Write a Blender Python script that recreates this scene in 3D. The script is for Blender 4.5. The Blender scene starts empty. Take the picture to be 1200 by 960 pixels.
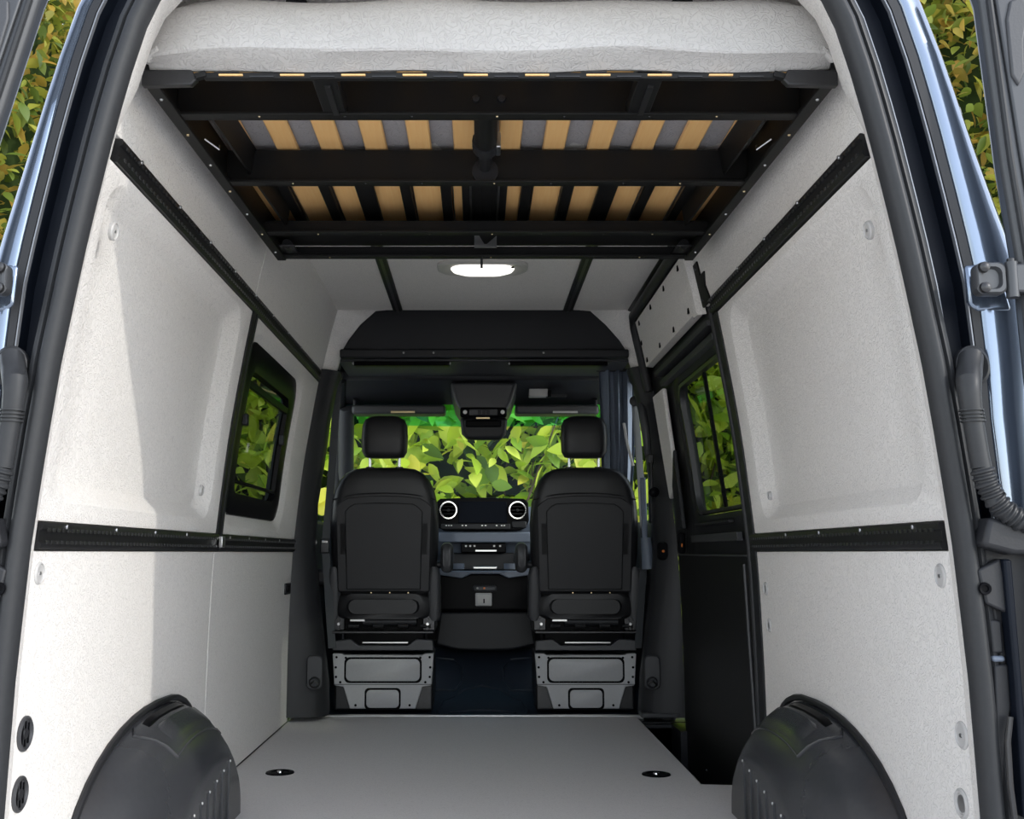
import bpy, bmesh, math, random
from mathutils import Vector, Matrix
R = random.Random(7)
scn = bpy.context.scene
C = scn.collection

# ------------------------------------------------------------------ camera, sky, sun, exposure
F, PX, PY = 1250.0, 560.0, 480.0            # focal length and principal point in pixels of the 1200x960 photo
TH = math.atan(168 / F)                     # the camera looks up a little
CX, CZ = -0.024, 0.758                      # metres; x right, y into the van, z up from the load floor
cam = bpy.data.cameras.new('camera'); camo = bpy.data.objects.new('camera', cam); C.objects.link(camo)
camo.location = (CX, 0, CZ); camo.rotation_euler = (math.pi/2 + TH, 0, 0)
cam.sensor_fit = 'HORIZONTAL'; cam.sensor_width = 36; cam.lens = F/1200*36
cam.shift_x = (600-PX)/1200; cam.shift_y = 0
cam.clip_start = .05; cam.clip_end = 200
scn.camera = camo

world = bpy.data.worlds.new('sky'); scn.world = world; world.use_nodes = True
nt = world.node_tree; nt.nodes.clear()
sky = nt.nodes.new('ShaderNodeTexSky'); sky.sky_type = 'NISHITA'; sky.sun_disc = False
sky.sun_elevation = math.radians(38); sky.sun_rotation = math.radians(125); sky.dust_density = .4; sky.ozone_density = 1.0
bg = nt.nodes.new('ShaderNodeBackground'); bg.inputs[1].default_value = 0.355
wo = nt.nodes.new('ShaderNodeOutputWorld')
hs = nt.nodes.new('ShaderNodeHueSaturation'); hs.inputs['Saturation'].default_value = .42
nt.links.new(sky.outputs[0], hs.inputs['Color']); nt.links.new(hs.outputs[0], bg.inputs[0]); nt.links.new(bg.outputs[0], wo.inputs[0])

sun = bpy.data.lights.new('sun', 'SUN'); sun.energy = 1.05; sun.angle = math.radians(.9); sun.color = (1, .95, .87)
suno = bpy.data.objects.new('sun', sun); C.objects.link(suno)
EL = math.radians(27)
sd = Vector((-.837*math.cos(EL), .547*math.cos(EL), -math.sin(EL)))
suno.rotation_euler = sd.to_track_quat('-Z', 'Y').to_euler(); suno.location = (6, -4, 6)

scn.view_settings.view_transform = 'Standard'; scn.view_settings.look = 'None'
scn.view_settings.gamma = 1; scn.view_settings.use_curve_mapping = False
scn.view_settings.exposure = 0.46
scn.cycles.max_bounces = 20; scn.cycles.diffuse_bounces = 12; scn.cycles.glossy_bounces = 6; scn.cycles.transparent_max_bounces = 16

# ------------------------------------------------------------------ from photo pixels to places
def ray(px, py):
    a = (px-PX)/F; b = -(py-PY)/F; c, s = math.cos(TH), math.sin(TH)
    return Vector((a, c-s*b, s+c*b))
OC = Vector((CX, 0, CZ))
def aty(px, py, Y): r = ray(px, py); return OC + r*(Y/r.y)
def atz(px, py, Z): r = ray(px, py); return OC + r*((Z-CZ)/r.z)
def atx(px, py, X): r = ray(px, py); return OC + r*((X-CX)/r.x)
WZ = [(-.5, .885), (0, .885), (.36, .885), (.76, .875), (1.16, .835), (1.56, .77), (1.76, .73), (1.91, .69), (2.1, .63)]
def lin(tab, z):
    if z <= tab[0][0]: return tab[0][1]
    for (a, b), (c, d) in zip(tab, tab[1:]):
        if z <= c: return b + (d-b)*(z-a)/(c-a)
    return tab[-1][1]
def W(z): return sum(lin(WZ, z+k*.03) for k in range(-4, 5))/9      # half width of the load space at height z
def wp(side, D, z, off=0): return Vector((side*(W(z)+off), D, z))
def atw(px, py, off=0):
    side = -1 if px < PX else 1; x = .8
    for _ in range(40):
        p = atx(px, py, side*x); x = .5*x + .5*(W(p.z)+off)
    return p

# ------------------------------------------------------------------ materials
def new_mat(name):
    m = bpy.data.materials.new(name); m.use_nodes = True
    n = m.node_tree.nodes; return m, n, m.node_tree.links, n['Principled BSDF']
def mat(name, col, rough=.5, metal=0, var=.12, scale=40, bump=.05, spec=.5, coat=0):
    m, n, l, b = new_mat(name)
    tc = n.new('ShaderNodeTexCoord'); nz = n.new('ShaderNodeTexNoise'); nz.inputs['Scale'].default_value = scale; nz.inputs['Detail'].default_value = 4
    l.new(tc.outputs['Object'], nz.inputs['Vector'])
    mx = n.new('ShaderNodeMix'); mx.data_type = 'RGBA'
    mx.inputs[6].default_value = (*[c*(1-var) for c in col], 1); mx.inputs[7].default_value = (*[min(1, c*(1+var)) for c in col], 1)
    l.new(nz.outputs[0], mx.inputs[0]); l.new(mx.outputs[2], b.inputs['Base Color'])
    b.inputs['Roughness'].default_value = rough; b.inputs['Metallic'].default_value = metal
    b.inputs['Specular IOR Level'].default_value = spec; b.inputs['Coat Weight'].default_value = coat
    if bump:
        bp = n.new('ShaderNodeBump'); bp.inputs['Strength'].default_value = bump; bp.inputs['Distance'].default_value = .002
        l.new(nz.outputs[0], bp.inputs['Height']); l.new(bp.outputs[0], b.inputs['Normal'])
    return m
def swirl(name, col, k=.13, scale=60, rough=.75, strength=.5):
    """upholstery and vinyl with a fine maze of curling embossed lines"""
    m, n, l, b = new_mat(name)
    tc = n.new('ShaderNodeTexCoord'); nz = n.new('ShaderNodeTexNoise'); nz.inputs['Scale'].default_value = scale
    nz.inputs['Detail'].default_value = .6; nz.inputs['Distortion'].default_value = .5
    l.new(tc.outputs['Object'], nz.inputs['Vector'])
    mu = n.new('ShaderNodeMath'); mu.operation = 'MULTIPLY'; mu.inputs[1].default_value = 6; l.new(nz.outputs[0], mu.inputs[0])
    pp = n.new('ShaderNodeMath'); pp.operation = 'PINGPONG'; pp.inputs[1].default_value = .5; l.new(mu.outputs[0], pp.inputs[0])
    rp = n.new('ShaderNodeValToRGB'); rp.color_ramp.elements[0].position = .0; rp.color_ramp.elements[1].position = .22
    l.new(pp.outputs[0], rp.inputs[0])
    n2 = n.new('ShaderNodeTexNoise'); n2.inputs['Scale'].default_value = 350; l.new(tc.outputs['Object'], n2.inputs['Vector'])
    mx = n.new('ShaderNodeMix'); mx.data_type = 'RGBA'
    mx.inputs[6].default_value = (*[c*(1-k) for c in col], 1); mx.inputs[7].default_value = (*col, 1)
    l.new(rp.outputs[0], mx.inputs[0])
    m2 = n.new('ShaderNodeMix'); m2.data_type = 'RGBA'; m2.blend_type = 'MULTIPLY'; m2.inputs[0].default_value = .12
    l.new(mx.outputs[2], m2.inputs[6]); l.new(n2.outputs[0], m2.inputs[7]); l.new(m2.outputs[2], b.inputs['Base Color'])
    bp = n.new('ShaderNodeBump'); bp.inputs['Strength'].default_value = strength; bp.inputs['Distance'].default_value = .002
    l.new(rp.outputs[0], bp.inputs['Height']); l.new(bp.outputs[0], b.inputs['Normal'])
    b.inputs['Roughness'].default_value = rough; b.inputs['Specular IOR Level'].default_value = .25
    return m
def glass(name, tint=(.8, .85, .84), refl=1.0):
    m = bpy.data.materials.new(name); m.use_nodes = True; n = m.node_tree.nodes; l = m.node_tree.links; n.clear()
    t = n.new('ShaderNodeBsdfTransparent'); g = n.new('ShaderNodeBsdfGlossy'); g.inputs['Roughness'].default_value = .02
    nz = n.new('ShaderNodeTexNoise'); nz.inputs['Scale'].default_value = 2.5
    mc = n.new('ShaderNodeMix'); mc.data_type = 'RGBA'; mc.inputs[6].default_value = (*tint, 1); mc.inputs[7].default_value = (*[c*.93 for c in tint], 1)
    l.new(nz.outputs[0], mc.inputs[0]); l.new(mc.outputs[2], t.inputs[0])
    fr = n.new('ShaderNodeFresnel'); fr.inputs[0].default_value = 1.45
    mu = n.new('ShaderNodeMath'); mu.operation = 'MULTIPLY'; mu.inputs[1].default_value = refl; l.new(fr.outputs[0], mu.inputs[0])
    mx = n.new('ShaderNodeMixShader'); l.new(mu.outputs[0], mx.inputs[0]); l.new(t.outputs[0], mx.inputs[1]); l.new(g.outputs[0], mx.inputs[2])
    o = n.new('ShaderNodeOutputMaterial'); l.new(mx.outputs[0], o.inputs[0]); return m
def leaf_mat(name, cols, trans=.45):
    m = bpy.data.materials.new(name); m.use_nodes = True; n = m.node_tree.nodes; l = m.node_tree.links; n.clear()
    ge = n.new('ShaderNodeNewGeometry'); oi = n.new('ShaderNodeObjectInfo')
    ad = n.new('ShaderNodeMath'); ad.operation = 'ADD'; l.new(ge.outputs['Random Per Island'], ad.inputs[0]); l.new(oi.outputs['Random'], ad.inputs[1])
    frc = n.new('ShaderNodeMath'); frc.operation = 'FRACT'; l.new(ad.outputs[0], frc.inputs[0])
    rp = n.new('ShaderNodeValToRGB'); cr = rp.color_ramp
    cr.elements[0].color = (*cols[0], 1); cr.elements[1].color = (*cols[-1], 1)
    for i, c in enumerate(cols[1:-1], 1): e = cr.elements.new(i/(len(cols)-1)); e.color = (*c, 1)
    l.new(frc.outputs[0], rp.inputs[0])
    p = n.new('ShaderNodeBsdfPrincipled'); p.inputs['Roughness'].default_value = .38; l.new(rp.outputs[0], p.inputs['Base Color'])
    t = n.new('ShaderNodeBsdfTranslucent'); l.new(rp.outputs[0], t.inputs[0])
    mx = n.new('ShaderNodeMixShader'); mx.inputs[0].default_value = trans; l.new(p.outputs[0], mx.inputs[1]); l.new(t.outputs[0], mx.inputs[2])
    o = n.new('ShaderNodeOutputMaterial'); l.new(mx.outputs[0], o.inputs[0]); return m

M = dict(
    wall=swirl('grey_wall_fabric', (.88, .85, .815)),
    ceil=swirl('grey_ceiling_fabric', (.92, .89, .855)),
    matt=swirl('mattress_fabric', (.52, .505, .49), .10, 60, .7, .5),
    under=swirl('mattress_underside_shade', (.34, .33, .34), .08, 42),  # mattress fabric with the shade under the bed put into its colour
    floor=swirl('grey_floor_vinyl', (.74, .715, .70), .12, 60, .6, .3),
    black=mat('black_powder_coat', (.009, .009, .009), .45, 0, .2, 180, .08, .25),
    rail=mat('black_rail', (.010, .010, .011), .45, 0, .3, 120, .1),
    slot=mat('rail_steel_edges', (.10, .10, .10), .3, .8),
    plastic=mat('dark_plastic', (.015, .0155, .018), .5, 0, .15, 250, .12, .4),
    plastic2=mat('charcoal_plastic', (.045, .046, .05), .45, 0, .15, 250, .12),
    archm=mat('moulded_wheel_arch_plastic', (.042, .044, .049), .27, 0, .10, 60, .02, .9),
    vinyl=mat('seat_black_vinyl', (.013, .013, .0145), .42, 0, .15, 300, .15, .4),
    vinyl2=mat('seat_back_shell', (.019, .019, .021), .46, 0, .12, 300, .15, .4),
    matrub=mat('rubber_cab_mat', (.020, .027, .040), .42, 0, .2, 60, .1),
    sgrey=mat('seat_base_grey_steel', (.44, .44, .445), .5, .0, .06, 80, .05),
    sdark=mat('dark_steel', (.05, .05, .052), .35, .7, .15, 80, .05),
    weld=mat('sealed_weld_edge', (.22, .23, .25), .35, .4, .1, 60, 0),
    steel=mat('bright_steel', (.55, .55, .55), .28, 1, .1, 60, .03),
    chrome=mat('chrome', (.75, .75, .76), .12, 1, .03, 30, 0),
    alu=mat('aluminium_strip', (.72, .72, .72), .3, 1, .05, 60, .02),
    brass=mat('zinc_screw', (.62, .5, .3), .3, 1, .1, 60, 0),
    rubber=mat('rubber_seal', (.028, .029, .031), .40, 0, .12, 90, .05, .25),
    chan=mat('dark_door_channel', (.006, .008, .013), .4, 0, .2, 25, .03, .1),
    paint=mat('blue_grey_metallic_paint', (.16, .20, .27), .16, .75, .06, 15, 0, .5, .9),
    doorin=mat('grey_painted_steel', (.052, .054, .058), .34, .15, .08, 20, .02),
    dash=mat('slate_dashboard', (.13, .155, .20), .5, 0, .08, 200, .08),
    gloss=mat('gloss_black', (.005, .005, .006), .3, 0, .1, 30, 0, .04),
    screen=mat('dark_screen', (.004, .006, .011), .3, 0, .1, 10, 0, .03),
    cloth=mat('slate_curtain_cloth', (.16, .19, .245), .85, 0, .15, 120, .2),
    plug=mat('grey_plastic_plug', (.50, .49, .48), .4, 0, .05, 40, .02),
    white=mat('white_lens', (.85, .84, .80), .3, 0, .03, 20, .02),
    lampgrey=mat('pale_lamp_housing', (.55, .54, .51), .4, 0, .04, 20, .02),
    belt=mat('belt_webbing', (.05, .055, .06), .7, 0, .2, 400, .2),
    amber=mat('orange_lens', (.8, .22, .04), .25, 0, .1, 30, 0),
    shell=mat('body_shell', (.05, .055, .065), .5, .2, .1, 20, .02),
    ground=mat('pale_concrete', (.74, .71, .67), .9, 0, .15, 6, .2),
    bark=mat('bark', (.10, .07, .045), .9, 0, .3, 18, .6),
    g_side=glass('tinted_side_glass', (.19, .215, .19), .2),
    g_front=glass('windscreen_glass', (.92, .95, .93), .12),
    g_band=glass('teal_shade_band', (.16, .72, .85), .12),
)
# birch slats: grain runs along the slat
def wood(name, a, b):
    m, n, l, p = new_mat(name)
    tc = n.new('ShaderNodeTexCoord'); mp = n.new('ShaderNodeMapping'); mp.inputs['Scale'].default_value = (60, 2.5, 60)
    nz = n.new('ShaderNodeTexNoise'); nz.inputs['Scale'].default_value = 2.2; nz.inputs['Detail'].default_value = 5
    l.new(tc.outputs['Object'], mp.inputs[0]); l.new(mp.outputs[0], nz.inputs['Vector'])
    mx = n.new('ShaderNodeMix'); mx.data_type = 'RGBA'; mx.inputs[6].default_value = (*a, 1); mx.inputs[7].default_value = (*b, 1)
    l.new(nz.outputs[0], mx.inputs[0]); l.new(mx.outputs[2], p.inputs['Base Color']); p.inputs['Roughness'].default_value = .45
    return m
M['white'].node_tree.nodes['Principled BSDF'].inputs['Emission Color'].default_value = (1, .95, .88, 1)   # the ceiling light is on
M['lens'] = M['white'].copy(); M['lens'].name = 'lit_lamp_lens'; M['lens'].node_tree.nodes['Principled BSDF'].inputs['Emission Strength'].default_value = 1.2
M['wood'] = wood('birch_slat_wood', (.92, .50, .17), (1, .66, .30))
M['leaf'] = leaf_mat('bright_green_leaves', [(.04, .10, .02), (.30, .50, .03), (.66, .80, .06), (.82, .92, .14), (.42, .62, .05), (.90, .78, .10)])
M['leaf2'] = leaf_mat('tree_leaves', [(.06, .09, .015), (.13, .19, .03), (.30, .34, .05), (.42, .40, .06), (.50, .30, .06), (.16, .22, .04)])
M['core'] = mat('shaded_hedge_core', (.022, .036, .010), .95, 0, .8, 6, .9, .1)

# ------------------------------------------------------------------ mesh building
WL = {}                                                              # world location of every object made
def link(o, loc, parent):
    C.objects.link(o); WL[o.name] = Vector(loc)
    if parent is not None:
        o.parent = parent; o.location = Vector(loc) - WL[parent.name]
    else: o.location = loc
    return o
def tag(o, label, cat=None, group=None, kind=None):
    o['label'] = label
    if cat: o['category'] = cat
    if group: o['group'] = group
    if kind: o['kind'] = kind
    return o
def thing(name, loc, label, cat, group=None):
    o = bpy.data.objects.new(name, None); o.empty_display_size = .1
    link(o, Vector(loc), None); return tag(o, label, cat, group)
class MB:
    def __init__(s): s.v = []; s.f = []
    def add(s, vs, fs):
        k = len(s.v); s.v += [Vector(v) for v in vs]; s.f += [[i+k for i in f] for f in fs]; return s
    def box(s, c, d, rot=None):
        c = Vector(c); hx, hy, hz = d[0]/2, d[1]/2, d[2]/2
        vs = [Vector((x*hx, y*hy, z*hz)) for x in (-1, 1) for y in (-1, 1) for z in (-1, 1)]
        if rot is not None: vs = [rot @ v for v in vs]
        return s.add([v+c for v in vs], [(0,1,3,2), (4,6,7,5), (0,4,5,1), (2,3,7,6), (0,2,6,4), (1,5,7,3)])
    def b2(s, x0, x1, y0, y1, z0, z1): return s.box(((x0+x1)/2, (y0+y1)/2, (z0+z1)/2), (abs(x1-x0), abs(y1-y0), abs(z1-z0)))
    def bar(s, p, q, w, h, up=(0, 0, 1)):
        p, q = Vector(p), Vector(q); d = (q-p).normalized(); sx = d.cross(Vector(up)).normalized(); uz = sx.cross(d)
        vs = [e + sx*a*w/2 + uz*b*h/2 for e in (p, q) for a, b in ((-1,-1), (1,-1), (1,1), (-1,1))]
        return s.add(vs, [(0,1,2,3), (7,6,5,4), (0,4,5,1), (1,5,6,2), (2,6,7,3), (3,7,4,0)])
    def prism(s, pts, vec):
        n = len(pts); vec = Vector(vec); pts = [Vector(p) for p in pts]
        return s.add(pts + [p+vec for p in pts], [list(range(n))[::-1], list(range(n, 2*n))] + [(i, (i+1) % n, n+(i+1) % n, n+i) for i in range(n)])
    def rings(s, rs, closed=True, cap0=False, cap1=False):
        n = len(rs[0]); vs = [p for r in rs for p in r]; fs = []
        for k in range(len(rs)-1):
            for i in range(n if closed else n-1):
                j = (i+1) % n; fs.append((k*n+i, k*n+j, (k+1)*n+j, (k+1)*n+i))
        if cap0: fs.append(list(range(n))[::-1])
        if cap1: fs.append(list(range((len(rs)-1)*n, len(rs)*n)))
        return s.add(vs, fs)
    def tube(s, pts, r, n=12, cap=True):
        pts = [Vector(p) for p in pts]; rs = []; prev = None
        for i, p in enumerate(pts):
            d = (pts[min(i+1, len(pts)-1)] - pts[max(i-1, 0)]).normalized()
            if prev is None: a = d.cross(Vector((0, 0, 1)) if abs(d.z) < .9 else Vector((1, 0, 0))).normalized()
            else: a = (prev - d*prev.dot(d)).normalized()
            prev = a; b = d.cross(a); rr_ = r[i] if isinstance(r, (list, tuple)) else r
            rs.append([p + (a*math.cos(t) + b*math.sin(t))*rr_ for t in [2*math.pi*k/n for k in range(n)]])
        return s.rings(rs, True, cap, cap)
    def cyl(s, p, q, r, n=16): return s.tube([p, q], r, n)
    def disc(s, c, nrm, prof, n=20, sx=1, sy=1):
        """lathe: prof = [(radius, height along nrm)...]"""
        nrm = Vector(nrm).normalized(); c = Vector(c)
        a = nrm.cross(Vector((0, 0, 1)) if abs(nrm.z) < .9 else Vector((1, 0, 0))).normalized(); b = nrm.cross(a)
        rs = [[c + (a*math.cos(t)*sx + b*math.sin(t)*sy)*r + nrm*h for t in [2*math.pi*k/n for k in range(n)]] for r, h in prof]
        return s.rings(rs, True, True, True)
    def build(s, name, m, parent=None, bevel=0, seg=2, smooth=40, sub=0):
        lo = Vector([min(v[i] for v in s.v) for i in range(3)]); hi = Vector([max(v[i] for v in s.v) for i in range(3)])
        c = (lo+hi)/2; c.z = lo.z
        me = bpy.data.meshes.new(name); me.from_pydata([v-c for v in s.v], [], s.f); me.update()
        bm = bmesh.new(); bm.from_mesh(me); bmesh.ops.remove_doubles(bm, verts=bm.verts, dist=1e-5)
        bmesh.ops.recalc_face_normals(bm, faces=bm.faces); bm.to_mesh(me); bm.free()
        me.materials.append(M[m] if isinstance(m, str) else m)
        if smooth: me.shade_smooth(); me.set_sharp_from_angle(angle=math.radians(smooth))
        o = bpy.data.objects.new(name, me)
        if bevel:
            b = o.modifiers.new('edge', 'BEVEL'); b.width = bevel; b.segments = seg; b.limit_method = 'ANGLE'; b.angle_limit = math.radians(40)
        if sub:
            b = o.modifiers.new('smooth', 'SUBSURF'); b.levels = sub; b.render_levels = sub
        return link(o, c, parent)
def copy_part(o, parent, delta):
    c = o.copy(); C.objects.link(c); WL[c.name] = WL[o.name] + Vector(delta)
    c.parent = parent; c.location = WL[c.name] - (WL[parent.name] if parent else Vector()); return c
def struct(o, label): return tag(o, label, kind='structure')
def rr(cx, cy, hw, hh, r, n=5, m=6):
    """rounded rectangle as 2-D points; the count does not depend on its size"""
    r = min(r, hw, hh); out = []
    cs = [(cx+hw-r, cy-hh+r, -90), (cx+hw-r, cy+hh-r, 0), (cx-hw+r, cy+hh-r, 90), (cx-hw+r, cy-hh+r, 180)]
    for k, (x, y, a0) in enumerate(cs):
        for i in range(n+1):
            a = math.radians(a0 + 90*i/n); out.append((x+r*math.cos(a), y+r*math.sin(a)))
        nx, ny, b0 = cs[(k+1) % 4]; e = math.radians(b0)
        p = out[-1]; q = (nx+r*math.cos(e), ny+r*math.sin(e))
        for i in range(1, m): out.append((p[0]+(q[0]-p[0])*i/m, p[1]+(q[1]-p[1])*i/m))
    return out
def wall_panel(side, D0, D1, z0, z1, parent, rings=(), fill=True, m='wall', name='wall_panel', base=0, lip=.014, gap=.003):
    cd, cz, hd, hz = (D0+D1)/2, (z0+z1)/2, (D1-D0)/2, (z1-z0)/2
    rs = [(cd, cz, hd-gap*.3, hz-gap*.3, .002, base+lip), (cd, cz, hd-gap, hz-gap, .004, base)] + list(rings)
    if fill:
        a = rs[-1]
        for k in (.75, .5, .25, .01): rs.append((a[0], a[1], a[2]*k, a[3]*k, a[4]*k, a[5]))
    b = MB(); b.rings([[wp(side, d, z, r[5]) for d, z in rr(*r[:5], 5, 8)] for r in rs], True, False, fill)
    return b.build(name, m, parent, smooth=28)
def pxbox(x0, y0, x1, y1, D, t, m, name, parent, bevel=.004, seg=2):
    p, q = aty(x0, y1, D), aty(x1, y0, D)
    return MB().b2(p.x, q.x, D, D+t, p.z, q.z).build(name, m, parent, bevel, seg)
def pxpoly(pts, D, t, m, name, parent, bevel=.004):
    return MB().prism([aty(x, y, D) for x, y in pts], (0, t, 0)).build(name, m, parent, bevel)

ZC, DF, DR, DS = 1.905, 4.97, 2.01, 3.50      # ceiling height, front and rear ends of the wall panels, the seam between them
# ------------------------------------------------------------------ ground, floors
g = MB().add([(-40, -40, -.72), (40, -40, -.72), (40, 60, -.72), (-40, 60, -.72)], [(0, 1, 2, 3)]).build('ground', 'ground')
struct(g, 'pale concrete ground under and around the van')
fl = MB().prism([(-.885, 1.80, -.03), (.885, 1.80, -.03), (.885, 3.64, -.03), (.716, 3.66, -.03), (.716, 5.13, -.03), (-.885, 5.13, -.03)], (0, 0, .03)).build('floor', 'floor', bevel=.003)
struct(fl, 'grey vinyl load floor with fine swirl embossing')
sub = MB()
sub.b2(-.93, .93, 1.78, 5.2, -.12, -.031) if False else None
sub.b2(-.93, .70, 1.78, 6.6, -.14, -.035); sub.b2(.70, .93, 1.78, 3.66, -.14, -.035); sub.b2(.70, .95, 5.02, 6.6, -.14, -.035); sub.b2(.69, .97, 3.6, 5.1, -.30, -.26)
sub.b2(.695, .712, 3.66, 5.06, -.28, -.035)
o = sub.build('floor_underside', 'shell'); struct(o, 'dark body floor under the vinyl and step well')
st = MB().b2(.716, .93, 3.66, 5.04, -.215, -.20)
for i in range(9): st.b2(.73, .90, 3.75+i*.14, 3.77+i*.14, -.20, -.196)
st.b2(.716, .93, 5.02, 5.05, -.20, -.02)
st.b2(.716, .93, 3.63, 3.655, -.20, -.004)
st.b2(.716, .97, 5.05, 5.17, -.26, -.012); st.b2(.86, .97, 4.80, 5.05, -.26, -.015); st.b2(.93, .97, 3.6, 4.85, -.26, -.19)
o = st.build('trim_1', 'plastic', bevel=.003); struct(o, 'black plastic step well beside the sliding door')
th = MB().b2(-.74, .75, 5.132, 5.162, -.012, .006).build('trim_2', 'alu', bevel=.002); struct(th, 'bright metal edge strip at the front of the load floor')
# cab floor mat rising in the middle
b = MB(); N = 24
def cabz(x, y):
    t = max(0, min(1, (y-5.35)/.75)); hump = .26*t*t*(3-2*t)
    side = max(0, min(1, (abs(x)-.30)/.2)); return -.02 + hump*(1-.75*side)
vs = [(x, y, cabz(x, y)) for y in [5.163+(6.5-5.163)*j/N for j in range(N+1)] for x in [-.86+1.72*i/N for i in range(N+1)]]
b.add(vs, [(j*(N+1)+i, j*(N+1)+i+1, (j+1)*(N+1)+i+1, (j+1)*(N+1)+i) for j in range(N) for i in range(N)])
cf = b.build('cab_floor', 'matrub', smooth=60); struct(cf, 'black moulded rubber cab floor between the seats')
def matpath(pts, r=.007, closed=False):
    P = [Vector((x, y, cabz(x, y)+.002)) for x, y in pts]; return MB().tube(P, r, 6).build('moulded_ridge', 'matrub', cf)
for s in (-1, 1):
    matpath([(s*.21, 5.30), (s*.22, 5.42), (s*.20, 5.52), (s*.15, 5.56), (s*.10, 5.62), (0, 5.66)])
    matpath([(s*.26, 5.62), (s*.14, 5.62), (s*.11, 5.68), (s*.11, 5.80), (s*.15, 5.88), (s*.26, 5.90)])
    matpath([(s*.26, 5.24), (s*.12, 5.25), (0, 5.255)])
    matpath([(s*.16, 5.36), (s*.09, 5.40), (0, 5.42)])

# ------------------------------------------------------------------ walls
def shell(side, bands, name, label):
    b = MB()
    for D0, D1, z0, z1 in bands:
        zs = [z0+(z1-z0)*i/10 for i in range(11)]
        a = [[wp(side, D, z, off) for z in zs] for D, off in ((D0, .052), (D1, .052), (D1, .070), (D0, .070))]
        b.rings(a + [a[0]], False)
        b.add([a[k][0] for k in range(4)], [(0, 1, 2, 3)]); b.add([a[k][-1] for k in range(4)], [(0, 1, 2, 3)])
    o = b.build(name, 'shell', smooth=50); return struct(o, label)
WL_L = (3.64, 4.50, .93, 1.45)   # clear opening of the left window (depth, depth, height, height)
WL_R = (3.62, 4.46, .905, 1.46)
wl = shell(-1, [(2.02, WL_L[0], -.1, 1.95), (WL_L[1], 5.1, -.1, 1.95), (WL_L[0], WL_L[1], -.1, WL_L[2]), (WL_L[0], WL_L[1], WL_L[3], 1.95)], 'wall_left', 'left load space wall lined with pale grey swirl fabric panels')
wr = shell(1, [(2.02, 3.52, -.1, 1.95), (3.52, 4.93, 1.60, 1.95), (4.90, 5.1, -.1, 1.95)], 'wall_right', 'right load space wall lined with pale grey swirl fabric panels')
ZL0, ZL1, ZU0, ZU1 = .764, .817, 1.553, 1.602    # heights of the two rails
def recess(D0, D1, z0, z1, d=.043):
    cd, cz, hd, hz = (D0+D1)/2, (z0+z1)/2, (D1-D0)/2, (z1-z0)/2
    return [(cd, cz, hd+.062, hz+.046, .085, 0), (cd, cz, hd+.056, hz+.041, .08, .003), (cd, cz, hd+.006, hz+.006, .05, d-.003), (cd, cz, hd, hz, .045, d)]
for s, w_ in ((-1, wl), (1, wr)):
    wall_panel(s, DR, DS-.04, .002, ZL0, w_)
    wall_panel(s, DR, DS-.04, ZL1, ZU0, w_, recess(2.17, 3.29, .905, 1.487))
    wall_panel(s, DR, DS-.05 if s < 0 else 3.62, ZU1, 1.90, w_)
wall_panel(-1, DS-.035, DF, .002, ZL0, wl)
wall_panel(-1, DS-.045, DF, ZU1, 1.90, wl)
fw = ((WL_L[0]+WL_L[1])/2, (WL_L[2]+WL_L[3])/2, (WL_L[1]-WL_L[0])/2, (WL_L[3]-WL_L[2])/2)
wall_panel(-1, DS+.04, DF, ZL1, ZU0, wl, [(fw[0], fw[1]-.01, fw[2]+.11, fw[3]+.075, .12, 0), (fw[0], fw[1]-.01, fw[2]+.10, fw[3]+.068, .12, .004), (fw[0], fw[1], fw[2]+.055, fw[3]+.035, .09, .03)], fill=False)
# little things set into the wall linings
def outw(side, z):      # the direction pointing into the load space
    d = (W(z+.02)-W(z-.02))/.04; return Vector((-side, 0, d)).normalized()
def plug(px, py, r, label, kind='plug', sz=1):
    p = atw(px, py); s = -1 if px < PX else 1; nrm = outw(s, p.z)
    if kind == 'plug':
        t = thing('wall_plug', p, label, 'plug'); MB().disc(p, nrm, [(r, -.004), (r, .002), (r*.86, .005), (r*.8, .0025), (r*.1, .003)], 24).build('cover', 'plug', t)
        MB().disc(p+nrm*.003, nrm, [(r*.16, 0), (r*.16, .002)], 10).build('screw', 'steel', t)
    elif kind == 'cup':
        t = thing('wall_plug', p, label, 'plug'); MB().disc(p, nrm, [(r, -.004), (r, .003), (r*.85, .006), (r*.72, .004), (r*.68, .001), (r*.05, .001)], 24).build('rim', 'plug', t)
        MB().disc(p+nrm*.001, nrm, [(r*.6, -.002), (r*.55, .002), (r*.1, .003)], 20).build('cap', 'steel', t)
    else:
        t = thing('vent_outlet', p, label, 'vent'); MB().disc(p, nrm, [(r, -.004), (r, .004), (r*.86, .007), (r*.8, .0015), (r*.05, .0015)], 28).build('rim', 'plastic2', t)
        tv = Vector((0, 1, 0))
        for k in (-1, 0, 1):
            c = p + nrm*.001 + tv*k*r*.42; h = r*.72*(1 if k == 0 else .8)
            MB().box(c, (.006, .004, h*2)).build('louvre', 'gloss', t)
        MB().disc(p+nrm*.001, nrm, [(r*.35, 0), (r*.3, .004)], 14).build('hub', 'plastic', t)
    return t
plug(28, 860, .033, 'round black air vent in the sunlit wall, upper of the two behind the wheel arch', 'vent')
plug(22, 931, .033, 'round black air vent in the sunlit wall, lower of the two behind the wheel arch', 'vent')
plug(45, 672, .022, 'round pale grey plug below the rail, at the sunlit rear end of the wall')
plug(133, 271, .020, 'round pale grey plug in the top corner of the sunlit wall recess')
plug(236, 575, .016, 'small grey plug in the shaded lower corner of the half sunlit wall recess')
plug(1103, 675, .024, 'round grey plug just below the rail on the evenly shaded wall')
plug(1128, 862, .026, 'round grey plug with two screws on the shaded wall, above the deep metal cup')
plug(1128, 942, .028, 'deep round cup with a metal cap low on the shaded wall', 'cup')
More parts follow.
